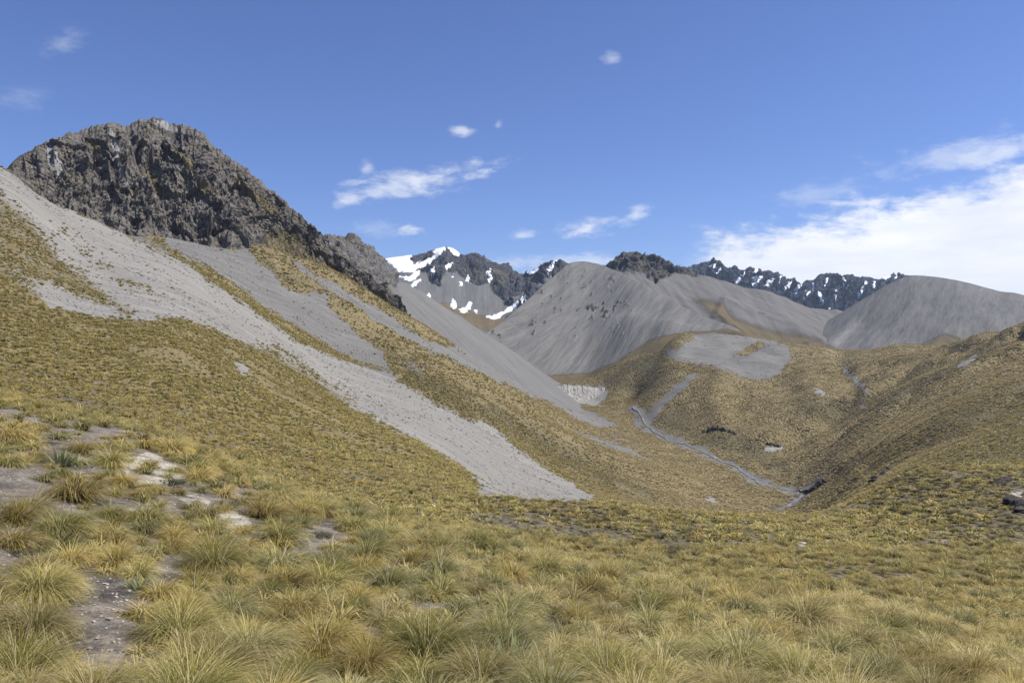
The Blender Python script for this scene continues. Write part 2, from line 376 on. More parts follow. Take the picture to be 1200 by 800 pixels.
LIP = {  # u: points from the lip of the near slope across the bowl to its far edge
    300: [(562, 22), (580, 46), (552, 85)], 400: [(600, 15.5), (612, 32), (588, 70), (570, 95)], 450: [(612, 15), (625, 30), (600, 65), (578, 90)],
    500: [(624, 14.5), (640, 28), (612, 60), (595, 78), (574, 100)], 560: [(638, 14), (654, 27), (625, 54), (605, 70), (582, 94)], 600: [(647, 13.5), (662, 26), (636, 50), (615, 65), (596, 82), (579, 100)],
    650: [(658, 13.5), (674, 26), (646, 49), (624, 63), (600, 82), (582, 100)], 690: [(668, 13.5), (686, 26), (656, 48), (630, 62), (605, 82), (585, 100)], 760: [(682, 13.3), (700, 26), (666, 47), (640, 60), (612, 78), (592, 97)],
    800: [(690, 13.3), (709, 26), (673, 46), (648, 57), (620, 75), (597, 95)], 850: [(696, 13.6), (717, 26), (678, 45), (652, 55), (622, 73), (601, 95)], 900: [(702, 14), (726, 26), (683, 44), (656, 54), (625, 72), (604, 95)],
    940: [(705, 14), (730, 26), (686, 44), (658, 53), (628, 70), (605, 94)], 1000: [(713, 14), (739, 26), (691, 43), (661, 52), (631, 68), (604, 90), (587, 110)], 1050: [(722, 14), (748, 25), (698, 41), (666, 51), (633, 65), (602, 84), (575, 104)],
    1100: [(731, 14), (757, 25), (706, 40), (671, 50), (636, 63), (600, 82), (566, 102)], 1200: [(759, 13.5), (786, 24), (727, 38), (690, 47), (650, 58), (610, 75), (575, 95)], 1460: [(790, 14), (815, 24), (740, 38), (690, 47), (640, 58), (590, 75), (550, 95)]}
COLS = [(u, [p for p in l if p[1] < 12.2] + LIP[u] + [p for p in l if p[1] > LIP[u][-1][1] * 1.12]) if u in LIP else (u, l) for u, l in COLS]


def stretch(Y): return Y * (1 + 0.42 * min(1.0, max(0.0, (math.log(34.0) - math.log(Y)) / (math.log(34.0) - math.log(9.0)))))
cp = np.array([(u, v, math.log(stretch(Y))) for u, l in COLS for v, Y in l])
SU, SL = 130.0, 0.28
U0, U1, NU = -240.0, 1440.0, 620
L0, L1, NL = math.log(3.2), math.log(1690.0), 680


def rbf_grid(us, ls):
    A = np.stack([cp[:, 0] / SU, cp[:, 2] / SL], 1); n = len(A)
    D = np.linalg.norm(A[:, None] - A[None], axis=-1)
    M = np.zeros((n + 3, n + 3)); M[:n, :n] = -D; M[:n, n] = 1; M[:n, n + 1:] = A
    M[n, :n] = 1; M[n + 1:, :n] = A.T
    M[np.arange(n), np.arange(n)] -= 0.01
    wgt = np.linalg.solve(M, np.concatenate([cp[:, 1], np.zeros(3)]))
    out = np.zeros((len(ls), len(us)))
    gu = us / SU
    for i, l in enumerate(ls):
        d = np.sqrt((gu[:, None] - A[None, :, 0]) ** 2 + (l / SL - A[None, :, 1]) ** 2)
        out[i] = -d @ wgt[:n] + wgt[n] + gu * wgt[n + 1] + l / SL * wgt[n + 2]
    return out


cu, cl = np.linspace(U0, U1, 231), np.linspace(L0, L1, 371)
VC = rbf_grid(cu, cl)
VC = blur(blur(VC, 3.0, 0), 2.2, 1)
gu, gl = np.linspace(U0, U1, NU), np.linspace(L0, L1, NL)


def bilin(G, gx, gy, x, y):
    fx = np.clip((x - gx[0]) / (gx[-1] - gx[0]) * (len(gx) - 1), 0, len(gx) - 1.001)
    fy = np.clip((y - gy[0]) / (gy[-1] - gy[0]) * (len(gy) - 1), 0, len(gy) - 1.001)
    ix, iy = fx.astype(int), fy.astype(int); a, b = fx - ix, fy - iy
    return G[iy, ix] * (1 - a) * (1 - b) + G[iy, ix + 1] * a * (1 - b) + G[iy + 1, ix] * (1 - a) * b + G[iy + 1, ix + 1] * a * b


GU, GL = np.meshgrid(gu, gl)
GY = np.exp(GL); GX = (GU - CX) / F * GY
GZ = EYE + (CY - bilin(VC, cu, cl, GU, GL)) / F * GY
zz = np.zeros_like(GX)
for k, lam in enumerate([0.9, 2.0, 4.5, 10, 22, 48]):
    wgt = np.clip((GY * 0.14 - lam) / (GY * 0.10), 0, 1) * np.clip(lam / (GY * 0.004) - 0.4, 0, 1)
    GZ += wgt * lam * 0.045 * perlin(GX / lam + 3.1 * k, GY / lam + 7.7 * k, zz + k * 1.3)
STREAM = [(742, 494, 1010), (752, 500, 950), (762, 510, 880), (784, 520, 815), (810, 526, 780), (832, 537, 730), (860, 546, 690), (880, 559, 640), (892, 568, 605), (915, 572, 590), (940, 578, 565), (946, 588, 530), (932, 597, 505), (918, 604, 490)]
sp_ = np.array([pt(*q) for q in STREAM])
sd2 = np.full(GX.shape, 1e9)
near_s = (GY > 380) & (GY < 1150) & (GU > 600) & (GU < 1100)
sx, sy = GX[near_s], GY[near_s]; dm = np.full(sx.shape, 1e9)
for p, q in zip(sp_[:-1], sp_[1:]):
    e = q[:2] - p[:2]; t = np.clip(((sx - p[0]) * e[0] + (sy - p[1]) * e[1]) / (e @ e), 0, 1)
    dm = np.minimum(dm, np.hypot(sx - p[0] - t * e[0], sy - p[1] - t * e[1]))
sd2[near_s] = dm
# gullies and terracettes running down the valley sides
kk = np.clip((GY - 180) / 250, 0, 1) * np.clip((GU - 700) / 150, 0, 1) * np.clip((sd2 - 12) / 80, 0, 1)
kk = np.where((GX < sp_[:, 0].max()) & (GU < 930) & (GY < 800), kk * .25, kk)
a = (-GX * 0.65 + GY * 0.76); b2 = (GX * 0.76 + GY * 0.65)
GZ -= kk * ((ridged(a / 85, b2 / 330, zz + 2.0, 4) - 0.7) * 5.0 + fbm(GX / 120, GY / 120, zz + 3, 3) * 7.0) * np.clip(GY / 700, .35, 1.4) * np.clip((1500 - GY) / 200, 0.2, 1)
kl = np.clip((GY - 380) / 200, 0, 1) * np.clip((720 - GU) / 150, 0, 1)
a = (-GX * 0.5 + GY * 0.87); b2 = (GX * 0.87 + GY * 0.5)
GZ -= kl * (ridged(a / 60, b2 / 420, zz + 5.0, 3) - 0.7) * 3.0

# the stream cuts into the valley floor
U_, V_ = project(GX, GY, GZ)
def crease(line, w, amp, y0=350, y1=1500):
    """raise (or sink) the ground along a line seen in the photograph: spurs and gullies"""
    global GZ
    sel = (GY > y0) & (GY < y1); x, y = U_[sel], V_[sel]; d = np.full(x.shape, 1e9)
    for (ax, ay), (bx, by) in zip(line[:-1], line[1:]):
        ex, ey = bx - ax, by - ay; t = np.clip(((x - ax) * ex + (y - ay) * ey) / (ex * ex + ey * ey), 0, 1)
        d = np.minimum(d, np.hypot(x - ax - t * ex, y - ay - t * ey))
    GZ[sel] += amp / F * GY[sel] * np.exp(-(d / w) ** 2) * np.clip(sd2[sel] / 40, 0, 1)
crease([(1195, 390), (1080, 428), (1000, 466), (940, 508), (895, 540)], 11, -9)
crease([(1195, 412), (1100, 442), (1020, 482), (960, 520)], 12, 6)
crease([(1200, 450), (1080, 496), (990, 545)], 14, 5)
crease([(1200, 470), (1090, 520), (1020, 552)], 9, -4, 200)
crease([(772, 400), (748, 438), (738, 466), (748, 492)], 12, -9, 700)
crease([(800, 400), (790, 430), (760, 470)], 12, 5, 700)
crease([(845, 445), (835, 475), (845, 505)], 16, 7, 600)
crease([(940, 440), (955, 470), (900, 515)], 20, 7, 600)
crease([(985, 425), (1000, 455), (970, 495)], 10, -6, 600)
crease([(560, 470), (640, 505), (740, 540), (850, 580)], 7, 3.5, 380, 900)
crease([(600, 470), (700, 515), (790, 545), (880, 575)], 6, -3, 380, 900)
crease([(620, 530), (700, 560), (800, 590)], 8, 3, 380, 900)
GZ -= 1.3 * np.clip(1 - sd2 / 11.0, 0, 1) ** 0.6
GPU, GPV = project(GX, GY, GZ)

# what grows or lies where: outlines traced on the photograph and carried onto the ground
M_scree = np.zeros_like(GX); M_pale = np.zeros_like(GX); M_scrub = np.zeros_like(GX); M_dirt = np.zeros_like(GX); M_rock = np.zeros_like(GX)


WK = np.clip((GY - 60) / 60, 0, 1)
GPUW = GPU + WK * (5.0 * fbm(GX / (GY * .030), GL * 33, zz + 1, 3, .6)); GPVW = GPV + WK * (3.0 * fbm(GX / (GY * .030), GL * 33, zz + 9, 3, .6))
GPUW += (1 - WK) * 9.0 * fbm(GX / .8, GY / .8, zz + 2, 4, .6); GPVW += (1 - WK) * 6.0 * fbm(GX / .8, GY / .8, zz + 12, 4, .6)


def paint(M, poly, soft=3.0, val=1.0, y0=0.0, y1=1e9, op='max'):
    m = pmask(GPUW, GPVW, poly, soft) * ((GY >= y0) & (GY <= y1))
    if op == 'max': np.maximum(M, m * val, out=M)
    else: M *= 1 - m * val


far = (95, 1800)
# main scree slope
paint(M_scree, [(-240, 60), (-100, 120), (0, 176), (70, 226), (140, 262), (200, 297), (250, 330), (300, 365), (345, 398), (400, 421), (455, 434), (480, 455), (540, 488), (580, 500), (602, 522), (640, 550), (670, 565), (700, 582), (690, 588), (560, 600), (560, 566), (540, 548), (500, 524), (450, 497), (400, 470), (340, 430), (300, 408), (250, 386), (215, 373), (165, 376), (110, 371), (60, 360), (40, 343), (0, 320), (-240, 240)], 5, 1, *far)
# grass islands on it
paint(M_scree, [(-240, 90), (0, 226), (25, 245), (45, 262), (65, 290), (85, 310), (110, 330), (135, 350), (158, 366), (148, 370), (125, 360), (95, 350), (60, 338), (30, 335), (0, 322), (-240, 240)], 10, 0.66, 95, 380, 'cut')
paint(M_scree, [(50, 255), (85, 272), (115, 296), (150, 322), (185, 342), (205, 352), (190, 352), (150, 338), (110, 312), (70, 280)], 10, 0.42, 95, 390, 'cut')
paint(M_scree, [(0, 178), (70, 224), (140, 262), (205, 295), (215, 300), (200, 302), (130, 268), (60, 232), (0, 195)], 5, 0.45, 95, 420, 'cut')
paint(M_scree, [(300, 398), (330, 405), (360, 425), (400, 455), (420, 470), (400, 468), (350, 440), (310, 415)], 6, 0.5, 95, 420, 'cut')
paint(M_scree, [(268, 418), (290, 430), (292, 440), (280, 436)], 3, 1, 95, 420)
# second scree tongue under the crag
paint(M_scree, [(190, 262), (240, 270), (283, 276), (300, 308), (320, 320), (335, 336), (355, 344), (384, 344), (388, 360), (410, 385), (435, 403), (450, 415), (457, 436), (405, 416), (350, 384), (300, 350), (250, 317), (190, 286)], 3, 1, 430, 700)
paint(M_scree, [(243, 272), (280, 276), (278, 298), (262, 290), (248, 282)], 4, 0.8, 430, 700, 'cut')
# third strip of scree and what joins it on the far side
paint(M_scree, [(338, 296), (362, 318), (400, 338), (450, 366), (492, 394), (520, 405), (560, 405), (600, 425), (650, 458), (680, 476), (705, 488), (730, 503), (700, 499), (680, 493), (640, 471), (600, 454), (560, 436), (500, 409), (470, 393), (430, 369), (400, 349), (350, 316)], 2.5, 1, 450, 1250)
paint(M_scree, [(670, 503), (705, 514), (738, 526), (762, 538), (740, 533), (700, 520)], 2, 1, 400, 1250)
paint(M_scree, [(690, 500), (730, 512), (770, 524), (730, 517)], 2, .7, 400, 1250)
# dark scrub on the middle grass strip
paint(M_scrub, [(388, 358), (400, 365), (440, 395), (480, 420), (560, 460), (640, 500), (720, 545), (800, 588), (860, 602), (760, 590), (700, 570), (640, 540), (590, 505), (540, 490), (480, 455), (455, 430), (430, 400)], 14, 0.75, 400, 800)
paint(M_scrub, [(265, 280), (300, 290), (360, 330), (385, 345), (330, 335), (295, 308)], 8, 0.7, 430, 700)
paint(M_scree, [(470, 415), (500, 428), (495, 445), (480, 440)], 6, 0.55, 400, 700)
# scree, cuttings and scars on the tawny hills
paint(M_scree, [(782, 410), (805, 394), (830, 390), (860, 391), (895, 397), (928, 406), (926, 420), (915, 436), (900, 446), (882, 446), (860, 437), (840, 431), (812, 426), (785, 420)], 2.5, 1, 700, 1700)
paint(M_scree, [(862, 416), (888, 400), (897, 400), (882, 413), (866, 418)], 2, 1, 700, 1700, 'cut')
paint(M_scree, [(784, 406), (808, 394), (812, 397), (792, 412)], 1.5, .8, 700, 1700, 'cut')
paint(M_scree, [(820, 435), (815, 445), (790, 466), (768, 487), (745, 500), (740, 492), (762, 482), (782, 460), (802, 442)], 2, 1, 700, 1700)
for poly in ([(650, 459), (656, 450), (711, 453), (711, 464), (703, 477), (680, 474), (662, 467)], [(984, 427), (992, 431), (1006, 446), (1023, 459), (1018, 460), (1000, 449), (987, 436)],
             [(953, 456), (962, 455), (967, 463), (960, 465)], [(896, 522), (915, 520), (918, 527), (900, 531)], [(822, 579), (834, 583), (842, 590), (836, 590)],
             [(1008, 472), (1016, 472), (1015, 478), (1010, 478)], [(1118, 428), (1128, 424), (1150, 412), (1140, 424), (1125, 432)]):
    paint(M_scree, poly, 1.5, 1, 300, 1700); paint(M_pale, poly, 2, 0.5, 300, 1700)
paint(M_scrub, [(700, 440), (760, 405), (790, 402), (780, 425), (800, 440), (770, 465), (740, 462), (710, 455)], 12, 0.8, 700, 1500)
paint(M_scrub, [(760, 490), (800, 468), (815, 480), (810, 500), (860, 500), (900, 520), (940, 545), (920, 560), (880, 545), (840, 530), (790, 515)], 10, 0.75, 600, 1200)
paint(M_scrub, [(930, 470), (1010, 465), (1070, 440), (1180, 400), (1190, 405), (1100, 445), (1020, 485), (975, 500), (950, 490)], 8, 0.85, 400, 1500)
paint(M_scrub, [(900, 545), (1000, 530), (1060, 540), (1010, 575), (960, 600), (930, 600)], 12, 0.5, 250, 900)
paint(M_scrub, [(1080, 480), (1200, 440), (1240, 440), (1240, 550), (1100, 560), (1070, 540)], 14, 0.55, 90, 700)
# gravel along the stream bed
M_scree = np.maximum(M_scree, np.clip(1.25 - sd2 / np.maximum(9.5 + 13 * fbm(GX / 26, GY / 26, zz, 3), 3), 0, 1))
# near slope: the trodden track, bare patches and clay
BARE = [([(70, 1300), (82, 800), (82, 700), (98, 680), (150, 678), (168, 697), (156, 730), (142, 760), (134, 800), (135, 1300)], 0.0),
        ([(-60, 548), (45, 546), (62, 562), (60, 575), (40, 590), (55, 600), (35, 640), (10, 660), (-60, 668)], 0.1),
        ([(48, 588), (145, 584), (210, 590), (205, 604), (150, 608), (60, 606)], 0.35),
        ([(142, 545), (172, 528), (206, 545), (218, 560), (192, 571), (176, 566), (152, 568)], 0.9),
        ([(196, 576), (240, 582), (285, 603), (302, 615), (262, 622), (238, 604)], 0.75),
        ([(215, 563), (278, 574), (300, 595), (285, 604), (240, 583), (205, 575)], 0.15),
        ([(180, 656), (214, 650), (216, 690), (184, 702), (150, 692)], 0.2),
        ([(340, 612), (398, 616), (394, 640), (352, 652), (335, 635)], 0.1),
        ([(60, 500), (118, 506), (140, 545), (100, 556), (62, 545)], 0.0),
        ([(-20, 480), (22, 478), (24, 494), (-20, 500)], 0.1),
        ([(500, 700), (535, 702), (542, 712), (505, 712)], 0.2)]
for poly, pale in BARE:
    paint(M_dirt, poly, 5, 1.0, 2, 32)
    if pale: paint(M_pale, poly, 6, pale, 2, 32)
for poly in ([(935, 632), (942, 632), (948, 643), (940, 645)], [(962, 630), (974, 632), (974, 642), (966, 640)], [(968, 644), (980, 652), (972, 655)], [(1098, 634), (1112, 632), (1122, 648), (1112, 642)], [(1180, 578), (1200, 575), (1200, 592), (1190, 586)]):
    paint(M_dirt, poly, 3, 1, 30, 120); paint(M_pale, poly, 3, 1, 30, 120)
# thinner cover and scrub on the middle slope
paint(M_scrub, [(560, 585), (690, 590), (800, 605), (860, 625), (820, 660), (740, 655), (640, 625), (560, 610)], 18, 0.7, 25, 130)
paint(M_scrub, [(1060, 545), (1200, 555), (1240, 560), (1240, 640), (1160, 640), (1080, 610), (1000, 600)], 14, 0.8, 60, 140)
thin = fbm(GX / 9.0, GY / 9.0, zz + 4, 3)
M_dirt = np.maximum(M_dirt, 0.62 * np.clip((thin - 0.28) * 2.2, 0, 1) * ((GY > 18) & (GY < 130)))
# far hills are browner: store as scrub tint
ATTR = dict(soil=np.clip((150 - GY) / 60, 0, 1) * 0.85, scree=M_scree, pale=M_pale, scrub=M_scrub, dirt=M_dirt, rock=M_rock)
near_rows = int(np.searchsorted(gl, math.log(420.0)))
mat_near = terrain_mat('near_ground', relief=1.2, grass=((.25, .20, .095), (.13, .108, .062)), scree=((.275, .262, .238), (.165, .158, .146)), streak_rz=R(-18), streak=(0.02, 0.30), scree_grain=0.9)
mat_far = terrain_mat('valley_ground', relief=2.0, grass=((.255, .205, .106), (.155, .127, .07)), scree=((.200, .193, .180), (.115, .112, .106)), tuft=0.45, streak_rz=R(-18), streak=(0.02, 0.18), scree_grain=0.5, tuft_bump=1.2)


def rows(a, s): return {k: v[s] for k, v in a.items()}


s1, s2 = slice(0, near_rows + 1), slice(near_rows, NL)
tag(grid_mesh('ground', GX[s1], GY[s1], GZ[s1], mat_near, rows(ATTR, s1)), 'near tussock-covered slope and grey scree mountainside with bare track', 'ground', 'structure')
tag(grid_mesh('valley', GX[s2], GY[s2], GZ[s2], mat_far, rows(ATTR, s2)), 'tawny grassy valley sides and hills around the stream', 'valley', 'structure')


def ground_z(x, y):
    x, y = np.asarray(x, float), np.asarray(y, float)
    return bilin(GZ, gu, gl, CX + F * x / np.maximum(y, 3.2), np.log(np.maximum(y, 3.2)))


def ground_attr(M, x, y):
    return bilin(M, gu, gl, CX + F * np.asarray(x) / np.maximum(y, 3.2), np.log(np.maximum(y, 3.2)))


# ------------------------------------------------------------------ mountains beyond: each one a lofted sheet with a front, a crest and a back
def loft(contours, u0, u1, nu, steps, back=(60, 0.12), skirt=(40, -0.05), smooth=2.0):
    """contours from foot to crest, each a list of (u, v, depth); returns X, Y, Z and the row of the crest"""
    us = np.linspace(u0, u1, nu)
    V, D = [], []
    for c in contours:
        c = np.array(c, float)
        V.append(np.interp(us, c[:, 0], c[:, 1])); D.append(np.log(np.interp(us, c[:, 0], c[:, 2])))
    crest_v, crest_d = V[-1], D[-1]
    D = [blur(d[None], 6.0, 1)[0] for d in D]
    V = [blur(v[None], smooth, 1)[0] if i < len(V) - 1 else v for i, v in enumerate(V)]
    V = [V[0] + skirt[0]] + V + [crest_v + back[0] * 0.3, crest_v + back[0]]
    D = [D[0] + skirt[1]] + D + [D[-1] + back[1] * 0.35, D[-1] + back[1]]
    V, D = np.array(V), np.array(D)
    K = len(V) - 1
    rowsV, rowsD = [], []
    st = [max(4, steps // 8)] + [steps] * (K - 3) + [max(8, steps // 4), max(8, steps // 4)]
    for k in range(K):
        n = st[k]
        for i in range(n + (1 if k == K - 1 else 0)):
            t = i / n
            p0, p1, p2, p3 = V[max(k - 1, 0)], V[k], V[k + 1], V[min(k + 2, K)]
            d0, d1, d2, d3 = D[max(k - 1, 0)], D[k], D[k + 1], D[min(k + 2, K)]
            lin = t
            if 1 <= k <= K - 3:
                # gentle curvature between contours, no overshoot at the crest
                m1, m2 = (p2 - p0) * 0.35, ((p3 - p1) * 0.35 if k < K - 3 else (p2 - p1) * 0.9)
                h = (2 * t**3 - 3 * t**2 + 1) * p1 + (t**3 - 2 * t**2 + t) * m1 + (-2 * t**3 + 3 * t**2) * p2 + (t**3 - t**2) * m2
            else: h = p1 + (p2 - p1) * lin
            rowsV.append(h); rowsD.append(d1 + (d2 - d1) * lin)
    Vg, Yg = np.array(rowsV), np.exp(np.array(rowsD))
    Ug = np.broadcast_to(us, Vg.shape)
    return (Ug - CX) / F * Yg, Yg.copy(), EYE + (CY - Vg) / F * Yg, sum(st[:-2])


def finish(name, X, Y, Z, mat, label, cat, scree, rockm, extra=None, smooth=True):
    at = dict(scree=scree, rock=rockm, pale=np.zeros_like(X), scrub=np.zeros_like(X), dirt=np.zeros_like(X))
    at.update(extra or {})
    return tag(grid_mesh(name, X, Y, Z, mat, at, None, smooth), label, cat, 'structure')


def push(X, Y, Z, d):
    n = normals(X, Y, Z)
    return X + n[..., 0] * d, Y + n[..., 1] * d, Z + n[..., 2] * d


def facets(X, Y, Z, s, seed, tilt=0.7, tall=2.4):
    """angular blocks: every point takes the height and the tilted face of its nearest block centre"""
    x, y, z = X / s + seed * 7.3, Y / s + seed * 3.1, Z / (s * tall) + seed * 5.7
    xi, yi, zi = np.floor(x).astype(np.int64), np.floor(y).astype(np.int64), np.floor(z).astype(np.int64)
    best = np.full(x.shape, 1e9); out = np.zeros(x.shape)
    for dx in (-1, 0, 1):
        for dy in (-1, 0, 1):
            for dz in (-1, 0, 1):
                h = _perm[(_perm[(_perm[(xi + dx) & 4095] + yi + dy) & 4095] + zi + dz) & 4095]
                j = _grad[h] * 0.45
                px, py, pz = x - (xi + dx + .5 + j[..., 0]), y - (yi + dy + .5 + j[..., 1]), z - (zi + dz + .5 + j[..., 2])
                d = px * px + py * py + pz * pz
                g2 = _grad[(h * 7 + 13) & 4095]
                val = (_perm[(h * 3 + 5) & 4095] / 4095.0 - 0.5) + tilt * (px * g2[..., 0] + py * g2[..., 1] + pz * g2[..., 2])
                m = d < best
                best = np.where(m, d, best); out = np.where(m, val, out)
    return out


def craggy(X, Y, Z, s, amp, seed=0.0, octv=6):
    """broken rock: buttresses, gullies and blocks, in metres"""
    wx = fbm(X / (s * 1.4), Y / (s * 1.4), Z / (s * 1.4) + seed, 3) * s * 0.5
    x, y, z = (X + wx) / s, (Y - wx) / s, Z / (s * 1.7) + wx / s * 0.5
    d = (ridged(x * 0.6, y * 0.6, z * 0.35 + seed, 3, 0.5) - 0.9) * amp * 0.9
    Xw, Yw, Zw = X + wx * .35, Y - wx * .35, Z + wx * .25
    d += facets(Xw, Yw, Zw, s * 0.62, seed + 1) * amp * 1.1
    d += facets(Xw, Yw, Zw, s * 0.24, seed + 2) * amp * 0.45
    if octv > 4: d += facets(X, Y, Z, s * 0.10, seed + 3) * amp * 0.24 + facets(X, Y, Z, s * 0.048, seed + 4) * amp * 0.12
    return d


# --- the rocky peak on the left
crest = [(-90, 262, 545), (0, 206, 555), (18, 186, 560), (40, 173, 566), (60, 164, 575), (80, 156, 585), (100, 151, 600), (120, 146, 610), (135, 144, 620), (148, 147, 625), (165, 142, 632), (174, 138, 640), (188, 138, 645), (200, 144, 645), (215, 147, 645), (228, 150, 645), (238, 157, 648), (248, 171, 650), (270, 184, 650), (290, 199, 650), (310, 216, 650), (330, 232, 650), (350, 251, 648), (370, 266, 645), (379, 279, 640), (400, 298, 640), (420, 315, 640), (430, 318, 640), (445, 333, 640), (462, 351, 640), (480, 372, 640)]
foot = [(-90, 235, 490), (20, 215, 495), (100, 250, 505), (200, 278, 522), (270, 274, 545), (320, 276, 590), (360, 292, 605), (400, 316, 620), (440, 341, 628), (480, 378, 630)]
X, Y, Z, rc = loft([foot, crest], -90, 480, 520, 190, back=(70, 0.16), skirt=(45, -0.03), smooth=4)
u0, v0 = project(X, Y, Z)
up = np.clip((np.arange(X.shape[0]) / rc), 0, 1)[:, None]
d = craggy(X, Y, Z, 30, 6.5) + fbm((u0 - 0.5 * v0) / 40.0, (v0 + .3 * u0) / 90.0, X * 0, 4, .6) * 6.0 + (ridged((u0 - .1 * v0) / 26, v0 / 110, X * 0 + 4, 4) - .8) * 3.0
fade = np.clip(up * 6, 0.15, 1)
top = 1 - 0.84 * np.clip((up - 0.78) / 0.22, 0, 1)
dr = np.abs(np.arange(X.shape[0]) - rc)[:, None]
top = top * np.clip(dr / 14, 0.02, 1)
Z = Z + (2.2 * fbm(u0 / 7.0, v0 / 30, X * 0 + 1, 4, .65)) * np.clip(1 - dr / 40, 0, 1) * np.clip(u0 / 60, 0, 1)
X, Y, Z = push(X, Y, Z, d * fade * top * np.clip((u0 + 5) / 70, 0.08, 1))
u0, v0 = project(X, Y, Z)
rk = np.clip(0.9 - 0.5 * pmask(u0, v0, [(300, 270), (340, 262), (380, 300), (420, 325), (460, 355), (430, 360), (360, 315), (310, 300)], 12), 0, 1)
gul = fbm(X / 22, Y / 22, Z / 60 + 8, 4)
sl = normals(X, Y, Z)[..., 2]
rk = np.clip(rk - 0.55 * np.clip((gul - 0.25) * 3, 0, 1) * np.clip((sl - 0.55) * 4, 0, 1), 0, 1)
scr = np.clip((fbm(X / 35, Y / 35, Z / 35 + 2, 3) + 0.15) * 2, 0, 1) * (u0 < 300)
uw, vw = u0 + 3 * fbm(X / 9, Y / 9, Z / 9, 3), v0 + 3 * fbm(X / 9, Y / 9, Z / 9 + 7, 3)
for p in ([(126, 148), (138, 163), (141, 185), (152, 218), (145, 219), (135, 190), (129, 168)], [(58, 165), (74, 188), (72, 208), (60, 200), (52, 180)], [(178, 138), (200, 143), (214, 150), (205, 156), (185, 148)]):
    m = pmask(uw, vw, p, 3); rk = rk * (1 - .8 * m); scr = np.maximum(scr, m)
for p in ([(168, 186), (182, 202), (193, 228), (184, 234), (174, 210)], [(100, 155), (118, 170), (114, 182), (102, 172)], [(205, 175), (232, 190), (226, 200), (206, 188)], [(270, 200), (300, 225), (330, 245), (320, 252), (290, 235), (268, 212)], [(228, 205), (250, 215), (246, 232), (232, 224)]):
    m = pmask(uw, vw, p, 4); rk = rk * (1 - .62 * m); scr = scr * (1 - m)
mat_crag = terrain_mat('crag_rock', grass=((.20, .165, .09), (.13, .11, .065)), scree=((.27, .26, .245), (.2, .195, .185)), rock=((.175, .158, .138), (.062, .057, .052)), rock_s=0.16, moss=(.19, .162, .11), bump=1.0, rock_bump=0.6)
finish('rocky_peak', X, Y, Z, mat_crag, 'dark broken rock peak above the grey scree slopes', 'mountain', scr, rk, None, False)

# --- the ridge behind it, rock above and scree below
crest = [(330, 310, 790), (375, 276, 800), (385, 275, 805), (400, 276, 815), (412, 279, 825), (424, 283, 840), (434, 288, 860), (441, 298, 875), (448, 306, 890), (457, 314, 910), (466, 325, 930), (480, 334, 960), (500, 345, 1000), (520, 358, 1030), (540, 370, 1060), (560, 384, 1090), (600, 410, 1150), (640, 438, 1220), (690, 470, 1260)]
foot = [(330, 340, 640), (400, 338, 650), (450, 368, 660), (500, 402, 670), (560, 436, 720), (600, 456, 790), (640, 474, 900), (690, 492, 1000)]
X, Y, Z, rc = loft([foot, crest], 330, 690, 300, 110, back=(60, 0.2), skirt=(30, -0.03))
u0, v0 = project(X, Y, Z)
rk = np.maximum(pmask(u0, v0, [(330, 260), (440, 260), (470, 322), (462, 335), (440, 325), (420, 318), (400, 330), (330, 330)], 8), 0)
rk = np.maximum(rk, 0.75 * pmask(u0, v0, [(420, 320), (440, 318), (470, 350), (460, 360), (440, 345)], 5))
d = craggy(X, Y, Z, 26, 6.0, 9.0) * np.clip(rk * 1.4, 0, 1) - 1.6 * (ridged((v0 - 0.74 * u0) / 13.0, u0 / 160, X * 0 + 3, 4) - .7) * (1 - rk)
X, Y, Z = push(X, Y, Z, d)
mat_e = terrain_mat('ridge_rock', relief=2.5, scree=((.185, .181, .172), (.108, .106, .103)), rock=((.19, .18, .172), (.075, .074, .073)), rock_s=0.14, streak_rz=R(25), streak=(0.012, 0.14))
finish('ridge', X, Y, Z, mat_e, 'grey rock ridge with long scree slope running down behind the peak', 'ridge', np.ones_like(X), rk)

# --- the grey scree hill in the middle
crest = [(530, 425, 1280), (555, 402, 1330), (590, 376, 1450), (620, 350, 1600), (640, 331, 1700), (655, 318, 1780), (662, 311, 1800), (670, 307, 1820), (685, 306, 1840), (700, 309, 1835), (712, 313, 1810), (735, 323, 1730), (760, 337, 1640), (800, 359, 1530), (840, 376, 1450), (868, 387, 1412), (880, 395, 1408), (910, 430, 1400)]
foot = [(530, 440, 1240), (600, 452, 1250), (640, 452, 1280), (690, 444, 1320), (740, 416, 1330), (780, 399, 1345), (830, 392, 1370), (868, 391, 1395), (880, 400, 1395), (910, 434, 1395)]
mid1 = [(530, 432, 1260), (590, 415, 1340), (640, 392, 1450), (690, 376, 1540), (712, 370, 1540), (740, 368, 1500), (780, 376, 1430), (830, 384, 1400), (868, 389, 1402), (880, 398, 1401), (910, 432, 1397)]
X, Y, Z, rc = loft([foot, mid1, crest], 530, 910, 340, 80, back=(70, 0.2), skirt=(40, -0.05), smooth=5)
u0, v0 = project(X, Y, Z)
